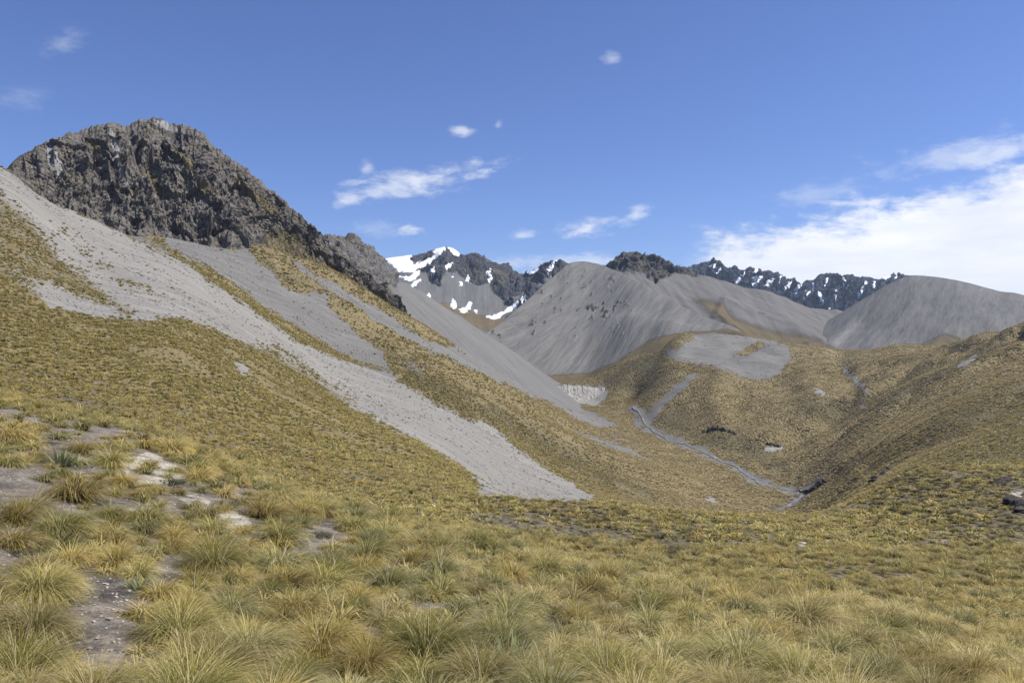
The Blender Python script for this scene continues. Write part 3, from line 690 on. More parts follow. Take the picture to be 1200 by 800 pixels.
# fall lines run down and to the left on this face
d = -fbm((u0 + 0.62 * (v0 - 310)) / 40.0, v0 / 200, X * 0 + 1.0, 4, .5) * 9.0
d = d * np.clip((np.arange(X.shape[0]) / rc), 0, 1)[:, None] ** 0.5 * np.clip(1.25 - np.arange(X.shape[0]) / rc, 0.2, 1)[:, None]
spots = np.clip((fbm((u0 + 0.6 * v0) / 5.5, (v0 - 0.6 * u0) / 10.0, X * 0, 3, .7) + 0.8 * perlin(u0 / 22, v0 / 22, X * 0 + 5) - 0.52) * 3, 0, 1)
zone = np.maximum(pmask(u0, v0, [(600, 375), (640, 335), (665, 318), (700, 315), (735, 340), (740, 365), (725, 385), (690, 392), (650, 395), (615, 400)], 16), pmask(u0, v0, [(556, 402), (600, 370), (640, 335), (655, 330), (625, 370), (580, 400)], 6) * .9)
zone = np.maximum(zone, pmask(u0, v0, [(690, 318), (705, 312), (690, 345), (675, 350)], 5))
X, Y, Z = push(X, Y, Z, d + spots * zone * 3 * (1 + facets(X, Y, Z, 9, 4.0)))
mat_f = terrain_mat('scree_hill', relief=2.2, scree=((.185, .180, .168), (.088, .087, .084)), rock=((.10, .10, .095), (.05, .05, .052)), rock_s=0.10, streak_rz=R(-63), streak=(0.006, 0.065), scree_grain=0.25, grass=((.155, .122, .070), (.092, .076, .046)))
scr = 1 - pmask(u0, v0, [(530, 470), (620, 441), (690, 436), (722, 424), (760, 398), (800, 389), (850, 386), (885, 390), (920, 410), (920, 480), (530, 480)], 2.5)
finish('scree_hill', X, Y, Z, mat_f, 'bare grey scree hill with scattered dark rocks in the middle of the valley', 'hill', scr, spots * zone * 0.9)

# --- dark-topped hill behind it and its scree
crest = [(660, 345, 2150), (690, 322, 2150), (700, 316, 2150), (712, 311, 2160), (722, 303, 2180), (735, 297, 2200), (744, 297, 2200), (752, 300, 2200), (762, 302, 2200), (772, 306, 2200), (785, 311, 2200), (800, 315, 2200), (815, 321, 2200), (830, 323, 2190), (860, 330, 2180), (880, 336, 2170), (905, 343, 2150), (930, 352, 2150), (950, 359, 2150), (970, 364, 2150), (990, 366, 2150), (1030, 380, 2150)]
foot = [(660, 390, 1850), (760, 400, 1720), (850, 408, 1560), (900, 410, 1540), (960, 414, 1560), (1030, 425, 1600)]
mid1 = [(660, 370, 2000), (735, 335, 2030), (800, 352, 1980), (860, 368, 1880), (900, 378, 1850), (960, 392, 1850), (1030, 405, 1900)]
X, Y, Z, rc = loft([foot, mid1, crest], 660, 1030, 330, 70, back=(60, 0.2), smooth=5)
u0, v0 = project(X, Y, Z)
rk = pmask(u0, v0, [(690, 322), (712, 306), (735, 290), (760, 296), (800, 310), (832, 321), (812, 323), (790, 318), (778, 325), (768, 330), (755, 320), (735, 318), (715, 316)], 3)
X2 = craggy(X, Y, Z, 45, 14, 2.0, 5) * np.clip(rk * 1.3, 0, 1)
rib = -fbm((u0 - 0.75 * v0) / 45.0, v0 / 200, X * 0 + 6.0, 4, .5) * 10.0 * (1 - rk)
e2 = sdf(u0, v0, [(850, 352), (900, 372), (940, 388), (965, 402), (940, 410), (880, 400), (840, 372)])
X, Y, Z = push(X, Y, Z, X2 + rib + 8 * np.clip(1 - np.abs(e2) / 8, 0, 1))
gr = pmask(u0, v0, [(812, 352), (832, 352), (848, 358), (862, 372), (880, 378), (905, 384), (935, 392), (960, 400), (975, 412), (880, 420), (850, 385)], 9)
rk = np.maximum(rk, 0.7 * pmask(u0, v0, [(890, 364), (898, 366), (896, 370), (888, 368)], 3))
mat_g = terrain_mat('dark_top_hill', relief=2.2, scree=((.172, .165, .156), (.084, .082, .079)), rock=((.12, .11, .107), (.05, .048, .048)), rock_s=0.07, streak_rz=R(60), streak=(0.006, 0.06), scree_grain=0.2, grass=((.155, .122, .070), (.092, .076, .046)))
finish('dark_topped_hill', X, Y, Z, mat_g, 'grey scree hill with a dark rocky top behind the bare scree hill', 'hill', 1 - gr, rk)

# --- rounded grey hill on the right
crest = [(900, 410, 2000), (940, 392, 2000), (965, 378, 2030), (985, 367, 2060), (1010, 352, 2090), (1040, 334, 2120), (1055, 327, 2140), (1068, 323, 2150), (1082, 323, 2150), (1100, 325, 2150), (1120, 328, 2150), (1145, 334, 2150), (1170, 341, 2150), (1188, 343, 2150), (1200, 346, 2150), (1260, 362, 2150), (1450, 400, 2150)]
foot = [(900, 420, 1560), (1000, 420, 1560), (1100, 416, 1580), (1200, 405, 1600), (1450, 425, 1600)]
mid1 = [(900, 415, 1750), (980, 398, 1770), (1075, 372, 1830), (1150, 372, 1830), (1200, 375, 1830), (1450, 412, 1850)]
X, Y, Z, rc = loft([foot, mid1, crest], 900, 1450, 330, 70, back=(60, 0.2), smooth=6)
u0, v0 = project(X, Y, Z)
d = -fbm((u0 + 0.9 * v0) / 50.0, v0 / 220, X * 0 + 8.0, 4, .5) * 10.0
d *= np.clip(1.2 - np.arange(X.shape[0]) / rc, 0.1, 1)[:, None]
X, Y, Z = push(X, Y, Z, d)
gr = pmask(u0, v0, [(900, 400), (960, 404), (990, 412), (1030, 412), (1060, 408), (1090, 398), (1105, 393), (1130, 397), (1200, 388), (1460, 400), (1460, 470), (900, 470)], 4)
pl = pmask(u0, v0, [(974, 402), (990, 388), (1005, 375), (1008, 380), (992, 398), (982, 405)], 3) * 0.22
mat_i = terrain_mat('round_hill', relief=2.2, scree=((.158, .154, .147), (.072, .071, .070)), rock_s=0.07, streak_rz=R(-58), streak=(0.006, 0.055), scree_grain=0.2, grass=((.155, .122, .070), (.092, .076, .046)))
finish('rounded_hill', X, Y, Z, mat_i, 'smooth rounded grey scree hill at the head of the right-hand basin', 'hill', 1 - gr, np.zeros_like(X), dict(pale=pl))

# --- snow-streaked mountain at the head of the valley
crest = [(380, 330, 3400), (430, 307, 3450), (455, 303, 3500), (470, 301, 3520), (485, 299, 3550), (500, 296, 3580), (512, 292, 3600), (523, 289, 3600), (530, 291, 3600), (540, 297, 3600), (548, 298, 3600), (553, 297, 3600), (562, 298, 3600), (570, 303, 3600), (578, 306, 3600), (590, 309, 3600), (598, 314, 3600), (606, 317, 3600), (616, 320, 3600), (622, 318, 3600), (632, 311, 3550), (645, 305, 3500), (657, 302, 3500), (666, 307, 3500), (690, 316, 3500), (730, 340, 3500)]
foot = [(380, 375, 2350), (480, 375, 2350), (540, 392, 2350), (590, 400, 2350), (640, 405, 2350), (730, 410, 2350)]
mid1 = [(380, 355, 2750), (480, 345, 2750), (540, 364, 2750), (590, 374, 2750), (620, 352, 2900), (650, 340, 2950), (730, 370, 2900)]
X, Y, Z, rc = loft([foot, mid1, crest], 380, 730, 360, 100, back=(60, 0.15), smooth=4)
u0, v0 = project(X, Y, Z)
rk = np.maximum.reduce([pmask(u0, v0, p, 3) for p in (
    [(488, 318), (505, 306), (522, 292), (535, 298), (552, 292), (575, 300), (600, 312), (625, 325), (612, 340), (600, 343), (590, 350), (578, 340), (575, 330), (560, 332), (545, 325), (525, 318), (515, 333), (505, 330), (500, 318)],
    [(575, 333), (600, 330), (616, 338), (608, 343), (590, 347), (578, 343)], [(590, 352), (598, 347), (603, 355), (597, 358)], [(622, 326), (634, 312), (657, 298), (672, 308), (660, 320), (640, 330), (625, 332)],
    [(480, 303), (490, 299), (508, 295), (508, 300), (495, 307), (482, 309)], [(614, 318), (622, 316), (630, 330), (640, 350), (600, 380), (615, 350)])])
d = craggy(X, Y, Z, 90, 26, 6.0, 6) * np.clip(rk * 1.3, 0, 1) - fbm(u0 / 16.0, v0 / 120, X * 0 + 4.0, 3) * 5.0 * (1 - rk)
d *= 1 - 0.6 * np.clip((np.arange(X.shape[0]) / rc - 0.85) / 0.15, 0, 1)[:, None]
X, Y, Z = push(X, Y, Z, d)
u0, v0 = project(X, Y, Z)
gr = pmask(u0, v0, [(500, 351), (530, 357), (560, 368), (590, 374), (592, 382), (570, 388), (555, 382), (540, 370)], 2)
mat_s = terrain_mat('snow_mountain_rock', relief=2.2, scree=((.14, .137, .132), (.09, .089, .088)), rock=((.09, .088, .10), (.030, .031, .040)), rock_s=0.035, streak_rz=R(-90), streak=(0.004, 0.03), scree_grain=0.12, grass=((.150, .115, .063), (.09, .072, .042)), tuft=0.2)
snow_mtn = finish('snowy_mountain', X, Y, Z, mat_s, 'dark rocky mountain streaked with snow at the head of the valley', 'mountain', 1 - gr, rk)
mat_snow = simple_mat('snow', (.80, .82, .86), (.90, .91, .92), 0.02, 0.6, 0.5, 0.3)


def snow_patches(polys, X, Y, Z, parent, lift, soft=1.0):
    U_, V_ = project(X, Y, Z)
    n = normals(blur(blur(X, 2, 0), 2, 1), blur(blur(Y, 2, 0), 2, 1), blur(blur(Z, 2, 0), 2, 1))
    rough = fbm(X / (lift * 6), Y / (lift * 6), Z / (lift * 6), 4, .65)
    Xb, Yb, Zb = [blur(blur(q, 1.0, 0), 1.0, 1) for q in (X, Y, Z)]
    for p in polys:
        s = sdf(U_, V_, p) + rough * 2.0 + 0.2
        sel = s > -1.2
        sel &= np.arange(X.shape[0])[:, None] < rc + 6
        if sel.sum() < 4: continue
        h = lift * np.clip(s / soft, -1.2, 1.0)
        Xs, Ys, Zs = Xb + n[..., 0] * h, Yb + n[..., 1] * h, Zb + n[..., 2] * h
        o = grid_mesh('snow_patch', Xs, Ys, Zs, mat_snow, None, sel)
        o.parent = parent


SNOW_S = [[(448, 303), (470, 301), (484, 298), (480, 304), (486, 309), (500, 305), (510, 299), (506, 294), (514, 291), (523, 288), (521, 294), (513, 301), (505, 308), (495, 313), (480, 319), (466, 319), (462, 313), (453, 306)],
          [(467, 324), (478, 325), (487, 319), (492, 317), (490, 324), (483, 329), (475, 328)], [(479, 338), (485, 330), (493, 327), (488, 333), (482, 339)], [(524, 289), (532, 290), (539, 299), (532, 300), (527, 295)],
          [(504, 320), (507, 313), (511, 313), (507, 321)], [(521, 314), (524, 309), (531, 308), (525, 317)], [(546, 329), (548, 321), (551, 321), (549, 329)], [(570, 319), (574, 314), (577, 325), (574, 332), (570, 331), (573, 325)],
          [(495, 350), (503, 344), (504, 349), (500, 352)], [(528, 359), (530, 351), (534, 351), (535, 359), (532, 362)], [(538, 362), (545, 361), (548, 355), (553, 355), (551, 361), (547, 364), (543, 366)],
          [(569, 371), (580, 370), (587, 365), (590, 366), (584, 373), (577, 374)], [(589, 366), (600, 358), (610, 351), (617, 344), (618, 348), (608, 359), (598, 365), (592, 367)],
          [(639, 322), (642, 313), (649, 305), (652, 306), (648, 315), (644, 323)], [(612, 317), (620, 322), (625, 320), (631, 315), (635, 310), (628, 312), (621, 316)], [(602, 367), (607, 363), (607, 367)],
          [(556, 364), (559, 364), (559, 367), (556, 367)], [(539, 331), (542, 331), (541, 334), (539, 334)], [(528, 322), (533, 319), (531, 324)], [(506, 324), (511, 320), (509, 326)]]
snow_patches(SNOW_S, X, Y, Z, snow_mtn, 4.0)

# --- far dark range with snow gullies
crest = [(760, 335, 5200), (790, 322, 5200), (800, 319, 5200), (812, 312, 5200), (820, 309, 5200), (826, 306, 5200), (836, 301, 5200), (843, 305, 5200), (849, 310, 5200), (856, 315, 5200), (861, 312, 5200), (867, 315, 5200), (873, 317, 5200), (880, 313, 5200), (886, 315, 5200), (889, 314, 5200), (894, 318, 5200), (900, 317, 5200), (905, 321, 5200), (912, 318, 5200), (918, 322, 5200), (925, 326, 5200), (932, 325, 5200), (940, 331, 5200), (946, 328, 5200), (954, 327, 5200), (960, 325, 5200), (963, 322, 5200), (975, 321, 5200), (981, 319, 5200), (985, 323, 5200), (992, 321, 5200), (1000, 324, 5200), (1010, 325, 5200), (1020, 325, 5200), (1030, 327, 5200), (1040, 322, 5200), (1047, 319, 5200), (1055, 323, 5200), (1065, 325, 5200), (1090, 335, 5200), (1140, 350, 5200)]
foot = [(760, 395, 4300), (1140, 395, 4300)]
X, Y, Z, rc = loft([foot, crest], 760, 1140, 430, 120, back=(60, 0.15), smooth=4)
top = 1 - 0.7 * np.clip((np.arange(X.shape[0]) / rc - 0.85) / 0.15, 0, 1)[:, None]
u0, v0 = project(X, Y, Z)
d = (craggy(X, Y, Z, 150, 38, 12.0, 6) + (ridged((u0 + 0.25 * v0) / 18, v0 / 110, X * 0, 4) - 0.8) * 30) * top
X, Y, Z = push(X, Y, Z, d)
mat_r = terrain_mat('far_range_rock', rock=((.062, .064, .09), (.019, .021, .036)), rock_s=0.02, moss=(.11, .10, .09))
far_range = finish('far_range', X, Y, Z, mat_r, 'distant jagged dark range with snow-filled gullies', 'mountain range', np.ones_like(X), np.ones_like(X), None, False)
SNOW_R = [[(863, 333), (866, 322), (869, 325), (866, 332)], [(880, 333), (887, 335), (892, 328), (894, 322), (888, 326), (881, 324), (885, 330)], [(896, 336), (900, 328), (903, 328), (899, 336)], [(919, 338), (925, 330), (929, 329), (923, 338)],
          [(929, 344), (935, 334), (939, 335), (933, 345)], [(943, 353), (946, 342), (949, 342), (946, 352)], [(957, 341), (960, 340), (965, 352), (966, 358), (963, 357), (960, 349)], [(978, 350), (980, 346), (983, 349), (980, 352)],
          [(1005, 349), (1007, 340), (1011, 340), (1009, 345), (1007, 350)], [(1032, 326), (1040, 322), (1044, 319), (1047, 318), (1044, 324), (1038, 328)], [(1048, 319), (1053, 323), (1050, 325)], [(881, 320), (887, 314), (889, 319)],
          [(979, 340), (981, 335), (983, 336), (981, 341)], [(831, 312), (838, 310), (838, 313), (832, 314)], [(1019, 347), (1022, 346), (1022, 349)], [(968, 361), (974, 358), (973, 363)]]
SNOW_R += [[(x, y), (x + 1.6, y + .4), (x - 1.0 + dx, y + L), (x - 2.2 + dx, y + L)] for x, y, dx, L in ((872, 318, -2, 9), (907, 324, -2, 8), (914, 323, 1, 9), (952, 332, 2, 10), (969, 326, -1, 9), (988, 326, 2, 11), (997, 328, -3, 10), (1015, 330, -3, 9), (1024, 330, 1, 8), (845, 312, -3, 8))]
snow_patches(SNOW_R, X, Y, Z, far_range, 5.0)

# --- ground sheet that carries on to the horizon behind everything
xs = np.linspace(-9000, 9000, 60); ys = np.linspace(1500, 9500, 60)
gx, gy = np.meshgrid(xs, ys)
gz = -230 + 60 * fbm(gx / 4000, gy / 4000, gx * 0, 3)
z0 = np.zeros_like(gx)
tag(grid_mesh('plain', gx, gy, gz, mat_f, dict(scree=z0, rock=z0, pale=z0, scrub=z0, dirt=z0)), 'open tawny land beyond the mountains', 'ground', 'structure')

# ------------------------------------------------------------------ eroded bluff above the stream head
crest = [(640, 458, 1160), (650, 453, 1172), (658, 450, 1176), (672, 450, 1178), (690, 452, 1180), (708, 453, 1182), (714, 458, 1182), (722, 468, 1180)]
foot = [(640, 464, 1130), (660, 468, 1135), (680, 475, 1138), (700, 478, 1142), (722, 476, 1150)]
X, Y, Z, rc = loft([foot, crest], 640, 722, 170, 40, back=(9, 0.03), skirt=(12, -0.01))
u0, v0 = project(X, Y, Z)
d = (ridged(u0 / 9.0, v0 / 60, X * 0 + 2.0, 4) - .9) * 1.2 + facets(X, Y, Z, 4, 3.0) * .8
X, Y, Z = push(X, Y, Z, d)
lip = np.clip((np.arange(X.shape[0]) - rc + 3) / 3.0, 0, 1)[:, None] + 0 * X
mat_bluff = terrain_mat('bluff_clay', scree=((.36, .345, .31), (.19, .183, .17)), streak_rz=0, streak=(0.12, 0.01), scree_grain=0.4, relief=1.5, grass=((.16, .12, .06), (.08, .065, .04)))
finish('bluff', X, Y, Z, mat_bluff, 'pale fluted clay bluff at the head of the stream', 'cliff', 1 - lip, np.zeros_like(X), None, False)

# ------------------------------------------------------------------ stream
def make_stream():
    mt = bpy.data.materials.new('stream_water'); mt.use_nodes = True
    w = NT(mt.node_tree); geo = w.n('ShaderNodeNewGeometry')
    n = w.noise(geo.outputs['Position'], 0.9, 5, 0.7); n2 = w.noise(geo.outputs['Position'], 0.12, 3, 0.6)
    foam = w.ss(w.m('ADD', n, w.m('MULTIPLY', w.m('SUBTRACT', n2, 0.5), 0.8)), 0.60, 0.75)
    bp = w.n('ShaderNodeBump', ins={'Height': n, 'Strength': 0.6, 'Distance': 0.4})
    b = w.n('ShaderNodeBsdfPrincipled', ins={'Base Color': w.mix(foam, c4(.15, .15, .145), c4(.48, .49, .49)), 'Roughness': 0.75, 'Specular IOR Level': 0.15, 'Normal': bp.outputs[0]})
    w.n('ShaderNodeOutputMaterial', ins={0: b.outputs[0]})
    P = []
    for a_, b_ in zip(sp_[:-1], sp_[1:]):
        for t in np.linspace(0, 1, 10, endpoint=False): P.append(a_[:2] * (1 - t) + b_[:2] * t)
    P = np.array(P); P = np.stack([blur(P[:, 0][None], 3, 1)[0], blur(P[:, 1][None], 3, 1)[0]], 1)
    wob = fbm(np.arange(len(P)) / 7.0, np.zeros(len(P)), np.zeros(len(P)), 2) * 3.0
    tgt = np.gradient(P, axis=0); nrm = np.stack([-tgt[:, 1], tgt[:, 0]], 1); nrm /= np.linalg.norm(nrm, axis=1)[:, None]
    P = P + nrm * wob[:, None]
    wd = 1.1 + 1.3 * fbm(np.arange(len(P)) / 3.0, np.ones(len(P)), np.zeros(len(P)), 2)
    wd = np.clip(wd, .35, 3.0)
    off = np.linspace(-1, 1, 7)
    X = (P[:, 0][:, None] + nrm[:, 0][:, None] * off * wd[:, None]); Y = (P[:, 1][:, None] + nrm[:, 1][:, None] * off * wd[:, None])
    Z = np.repeat(ground_z(P[:, 0], P[:, 1])[:, None], 7, 1) + 0.45
    tag(grid_mesh('stream', X, Y, Z, mt), 'pale braided stream winding along the valley floor', 'stream', 'structure')


make_stream()

# ------------------------------------------------------------------ rocks
def rock_mesh(name, seed, mat, flat=0.7, sub=3):
    import bmesh
    bm = bmesh.new(); bmesh.ops.create_icosphere(bm, subdivisions=sub, radius=0.5)
    co = np.array([v.co[:] for v in bm.verts])
    r = np.random.default_rng(seed)
    for _ in range(9):                                   # knock flat faces into the block
        nrm = r.normal(size=3); nrm /= np.linalg.norm(nrm)
        dd = co @ nrm; lim = r.uniform(0.24, 0.40)
        over = dd > lim
        co[over] -= np.outer(dd[over] - lim, nrm)
    co *= 1 + 0.10 * fbm(co[:, 0] * 4 + seed, co[:, 1] * 4, co[:, 2] * 4, 3)[:, None]
    co[:, 2] *= flat
    for v, c in zip(bm.verts, co): v.co = c
    me = bpy.data.meshes.new(name); bm.to_mesh(me); bm.free(); me.materials.append(mat)
    return me


mat_dark = simple_mat('dark_outcrop', (.030, .027, .024), (.085, .075, .062), 3.0, 0.9, 0.15)
mat_bank = simple_mat('earth_bank', (.055, .045, .034), (.13, .108, .08), 0.6, 0.95, 0.4)
mat_pale = simple_mat('pale_stone', (.22, .20, .17), (.44, .41, .35), 6.0, 0.9, 0.05)


def outcrop(p0, p1, hpx, label, seed, mat, n=7):
    """a broken band of rock or cut earth standing out of the ground between two seen points"""
    import bmesh
    r = np.random.default_rng(seed)
    A, B = np.array(pick_ground(*p0)), np.array(pick_ground(*p1))
    Ym = (A[1] + B[1]) / 2; H = hpx / F * Ym; W = max(np.hypot(*(B - A)), H) / n * 1.9
    W = min(W, H * 2.2)
    o0 = (A + B) / 2; z0 = float(ground_z(*o0))
    bm = bmesh.new()
    for k in range(n):
        m = rock_mesh('t', seed * 10 + k, mat, 1.0, 3)
        q = A + (B - A) * ((k + .5) / n + r.uniform(-.05, .05))
        sc = (W * r.uniform(.8, 1.3), W * r.uniform(.6, 1.0), H * r.uniform(.8, 1.5))
        zg = float(ground_z(*q)) - z0 + H * .1
        an = r.uniform(0, 6.28); ca, sa = math.cos(an), math.sin(an)
        t = bmesh.new(); t.from_mesh(m)
        for v in t.verts:
            x, y = v.co.x * ca - v.co.y * sa, v.co.x * sa + v.co.y * ca
            v.co = (x * sc[0] + q[0] - o0[0], y * sc[1] + q[1] - o0[1], v.co.z * sc[2] + zg)
        t.to_mesh(m); t.free(); bm.from_mesh(m); bpy.data.meshes.remove(m)
    me = bpy.data.meshes.new('rock_outcrop'); bm.to_mesh(me); bm.free(); me.materials.append(mat)
    o = bpy.data.objects.new('rock_outcrop', me); o.location = (o0[0], o0[1], z0); col.objects.link(o)
    tag(o, label, 'rock')


def pick_ground(u, v):
    """the first ground met by the line of sight through a pixel"""
    c = int(round((u - U0) / (U1 - U0) * (NU - 1)))
    vv = GPV[:, c]
    i = max(int(np.argmax(vv <= v)), 1)
    t = min(max((vv[i - 1] - v) / max(vv[i - 1] - vv[i], 1e-6), 0), 1) if vv[i - 1] - vv[i] < 8 else 1.0
    Yd = math.exp(gl[i - 1] + (gl[i] - gl[i - 1]) * t)
    return (u - CX) / F * Yd, Yd


outcrop((1186, 590), (1225, 606), 16, 'large dark rock outcrop on the spur beside pale clay', 3, mat_dark)
outcrop((1160, 569), (1183, 562), 6, 'low dark rock ledge among tussocks on top of the spur', 4, mat_dark)
outcrop((944, 578), (972, 562), 7, 'long dark cut bank beside the lower stream', 5, mat_dark, 9)
outcrop((1023, 566), (1044, 551), 7, 'dark overhanging bank just beyond the tussock spur', 6, mat_dark)
outcrop((1058, 556), (1078, 547), 4, 'row of dark stones along the crest of the tussock spur', 8, mat_dark, 12)
outcrop((825, 506), (862, 510), 7, 'broad dark slip face in the scrub above the stream', 7, mat_bank, 12)
outcrop((898, 521), (914, 523), 4, 'small dark rock bank above the stream bend', 9, mat_dark)

# ------------------------------------------------------------------ tussock grass
def leaf_clump(name, seed, nblade, segs, H, Rr, wid, mat, droop=1.0, lean=(0.12, -0.05), root=0.22, spread=1.15, zs=1.0):
    """a fountain of narrow arching leaves, one mesh"""
    r = np.random.default_rng(seed)
    ang = r.uniform(0, 2 * math.pi, nblade)
    q = np.sqrt(r.uniform(0, 1, nblade))
    rx, ry = np.cos(ang) * q * root * Rr * 2, np.sin(ang) * q * root * Rr * 2
    a2 = ang + r.normal(0, 0.5, nblade)
    # leaves start steep, then arch over; the outer ones hang back to the ground
    th0 = np.clip((0.10 + q * 0.62) * spread * r.uniform(0.5, 1.35, nblade), 0.03, 1.5)
    bend = droop * r.uniform(0.7, 1.25, nblade) * np.where(r.uniform(0, 1, nblade) < 0.10, 0.5, 1.0)
    L = H * r.uniform(0.7, 1.2, nblade) * (1.15 - 0.15 * q)
    br = r.uniform(0, 1, nblade)
    sa = a2 + math.pi / 2 + r.normal(0, .5, nblade)
    sx, sy = np.cos(sa), np.sin(sa)
    ts = np.linspace(0, 1, segs + 1)
    co, bl, brv, faces = [], [], [], []
    hx, hy, hz = rx.copy(), ry.copy(), np.full(nblade, -0.03)
    for i, t in enumerate(ts):
        if i:
            tm = (ts[i - 1] + t) / 2; th = np.minimum(th0 + bend * tm ** 1.2, 2.7)
            dx, dy, dz = np.sin(th) * np.cos(a2) + lean[0] * tm * 1.6, np.sin(th) * np.sin(a2) + lean[1] * tm * 1.6, np.cos(th)
            ln = np.sqrt(dx * dx + dy * dy + dz * dz) * segs
            hx, hy, hz = hx + L * dx / ln, hy + L * dy / ln, np.maximum(hz + L * dz / ln, 0.0 + 0.04 * br)
        ww = wid * (1 - 0.85 * t ** 2) * (0.7 + 0.6 * br)
        if i < segs:
            co.append(np.stack([hx - sx * ww, hy - sy * ww, hz], 1)); co.append(np.stack([hx + sx * ww, hy + sy * ww, hz], 1))
            bl += [np.full(nblade, t)] * 2; brv += [br] * 2
        else:
            co.append(np.stack([hx, hy, hz], 1)); bl.append(np.full(nblade, t)); brv.append(br)
    for c_ in co: c_[:, 2] *= zs
    idx = np.arange(nblade)
    for i in range(segs - 1):
        a = 2 * i * nblade + idx; b = a + nblade; c = a + 2 * nblade; d_ = a + 3 * nblade
        faces.append(np.stack([a, b, d_, c], 1))
    tri = np.stack([2 * (segs - 1) * nblade + idx, (2 * (segs - 1) + 1) * nblade + idx, 2 * segs * nblade + idx], 1)
    co = np.concatenate(co).astype(np.float32)
    quads = np.concatenate(faces) if faces else np.zeros((0, 4), int)
    me = bpy.data.meshes.new(name)
    me.vertices.add(len(co)); me.vertices.foreach_set('co', co.ravel())
    lv = np.concatenate([quads.ravel(), tri.ravel()]).astype(np.int32)
    me.loops.add(len(lv)); me.loops.foreach_set('vertex_index', lv)
    ls_ = np.concatenate([np.arange(len(quads)) * 4, len(quads) * 4 + np.arange(len(tri)) * 3]).astype(np.int32)
    me.polygons.add(len(ls_)); me.polygons.foreach_set('loop_start', ls_)
    me.polygons.foreach_set('use_smooth', np.ones(len(ls_), bool))
    me.update(calc_edges=True)
    for k, a in (('bl', np.concatenate(bl)), ('br', np.concatenate(brv))):
        at = me.attributes.new(k, 'FLOAT', 'POINT'); at.data.foreach_set('value', a.astype(np.float32))
    me.materials.append(mat)
    return me


KINDS = {
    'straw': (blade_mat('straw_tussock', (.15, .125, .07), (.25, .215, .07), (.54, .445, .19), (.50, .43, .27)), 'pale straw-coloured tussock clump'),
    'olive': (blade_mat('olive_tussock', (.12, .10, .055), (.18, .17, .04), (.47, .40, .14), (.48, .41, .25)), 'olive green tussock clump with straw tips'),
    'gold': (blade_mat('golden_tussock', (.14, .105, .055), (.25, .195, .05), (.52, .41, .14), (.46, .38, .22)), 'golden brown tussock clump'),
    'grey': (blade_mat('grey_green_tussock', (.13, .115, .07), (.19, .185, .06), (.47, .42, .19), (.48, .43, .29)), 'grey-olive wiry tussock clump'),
}
names = list(KINDS)
NEARM = {'straw': blade_mat('straw_tussock_near', (.115, .095, .06), (.235, .20, .068), (.58, .48, .215), (.54, .47, .31), .3),  # bases darker than the far kinds, shade of the gaps painted in
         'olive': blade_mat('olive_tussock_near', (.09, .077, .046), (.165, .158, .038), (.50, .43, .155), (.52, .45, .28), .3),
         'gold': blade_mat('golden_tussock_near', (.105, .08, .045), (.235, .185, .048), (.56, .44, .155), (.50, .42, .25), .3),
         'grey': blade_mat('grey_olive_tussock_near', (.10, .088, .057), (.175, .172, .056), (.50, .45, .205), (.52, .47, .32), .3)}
mat_tawny = blade_mat('tawny_grass', (.145, .118, .072), (.25, .20, .097), (.50, .405, .205), (.46, .385, .25))
mat_scrub = blade_mat('dark_scrub', (.075, .066, .04), (.12, .104, .052), (.21, .17, .09), (.22, .19, .13))
NEAR, MIDM, LOD = {}, {}, []
for i, k in enumerate(names):
    m = NEARM[k]
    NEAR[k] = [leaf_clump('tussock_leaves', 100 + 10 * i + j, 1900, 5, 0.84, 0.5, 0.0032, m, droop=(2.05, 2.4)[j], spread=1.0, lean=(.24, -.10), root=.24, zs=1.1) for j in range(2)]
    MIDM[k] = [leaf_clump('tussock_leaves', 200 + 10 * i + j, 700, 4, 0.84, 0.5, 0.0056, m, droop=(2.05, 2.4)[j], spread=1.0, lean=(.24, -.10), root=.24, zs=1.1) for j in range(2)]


# places: first the clumps that can be picked out in the photograph (foot pixel and width), then a random fill
SHOWN = [(500, 775, 115, 'olive'), (88, 585, 72, 'gold'), (128, 545, 48, 'olive'), (20, 612, 56, 'gold'), (252, 668, 84, 'olive'), (228, 697, 46, 'olive'), (172, 612, 58, 'olive'), (310, 606, 58, 'gold'), (232, 562, 40, 'gold'),
         (200, 530, 44, 'gold'), (168, 524, 34, 'gold'), (72, 628, 72, 'olive'), (135, 580, 26, 'olive'), (48, 700, 86, 'olive'), (205, 632, 40, 'gold'), (355, 604, 40, 'gold'), (415, 620, 46, 'olive'), (60, 690, 60, 'gold'), (38, 745, 96, 'straw'), (22, 800, 100, 'olive'), (212, 748, 96, 'olive'),
         (250, 800, 120, 'straw'), (590, 765, 90, 'grey'), (870, 790, 120, 'grey'), (945, 735, 90, 'straw'), (380, 690, 70, 'olive'), (455, 690, 60, 'grey'), (340, 690, 60, 'gold'), (560, 640, 46, 'olive'), (640, 672, 50, 'olive'), (690, 700, 60, 'gold'), (760, 720, 60, 'olive'),
         (10, 545, 40, 'olive'), (12, 515, 50, 'gold'), (95, 530, 40, 'gold'), (130, 605, 40, 'olive'), (275, 560, 34, 'gold'), (330, 635, 60, 'olive'), (430, 655, 60, 'olive')]


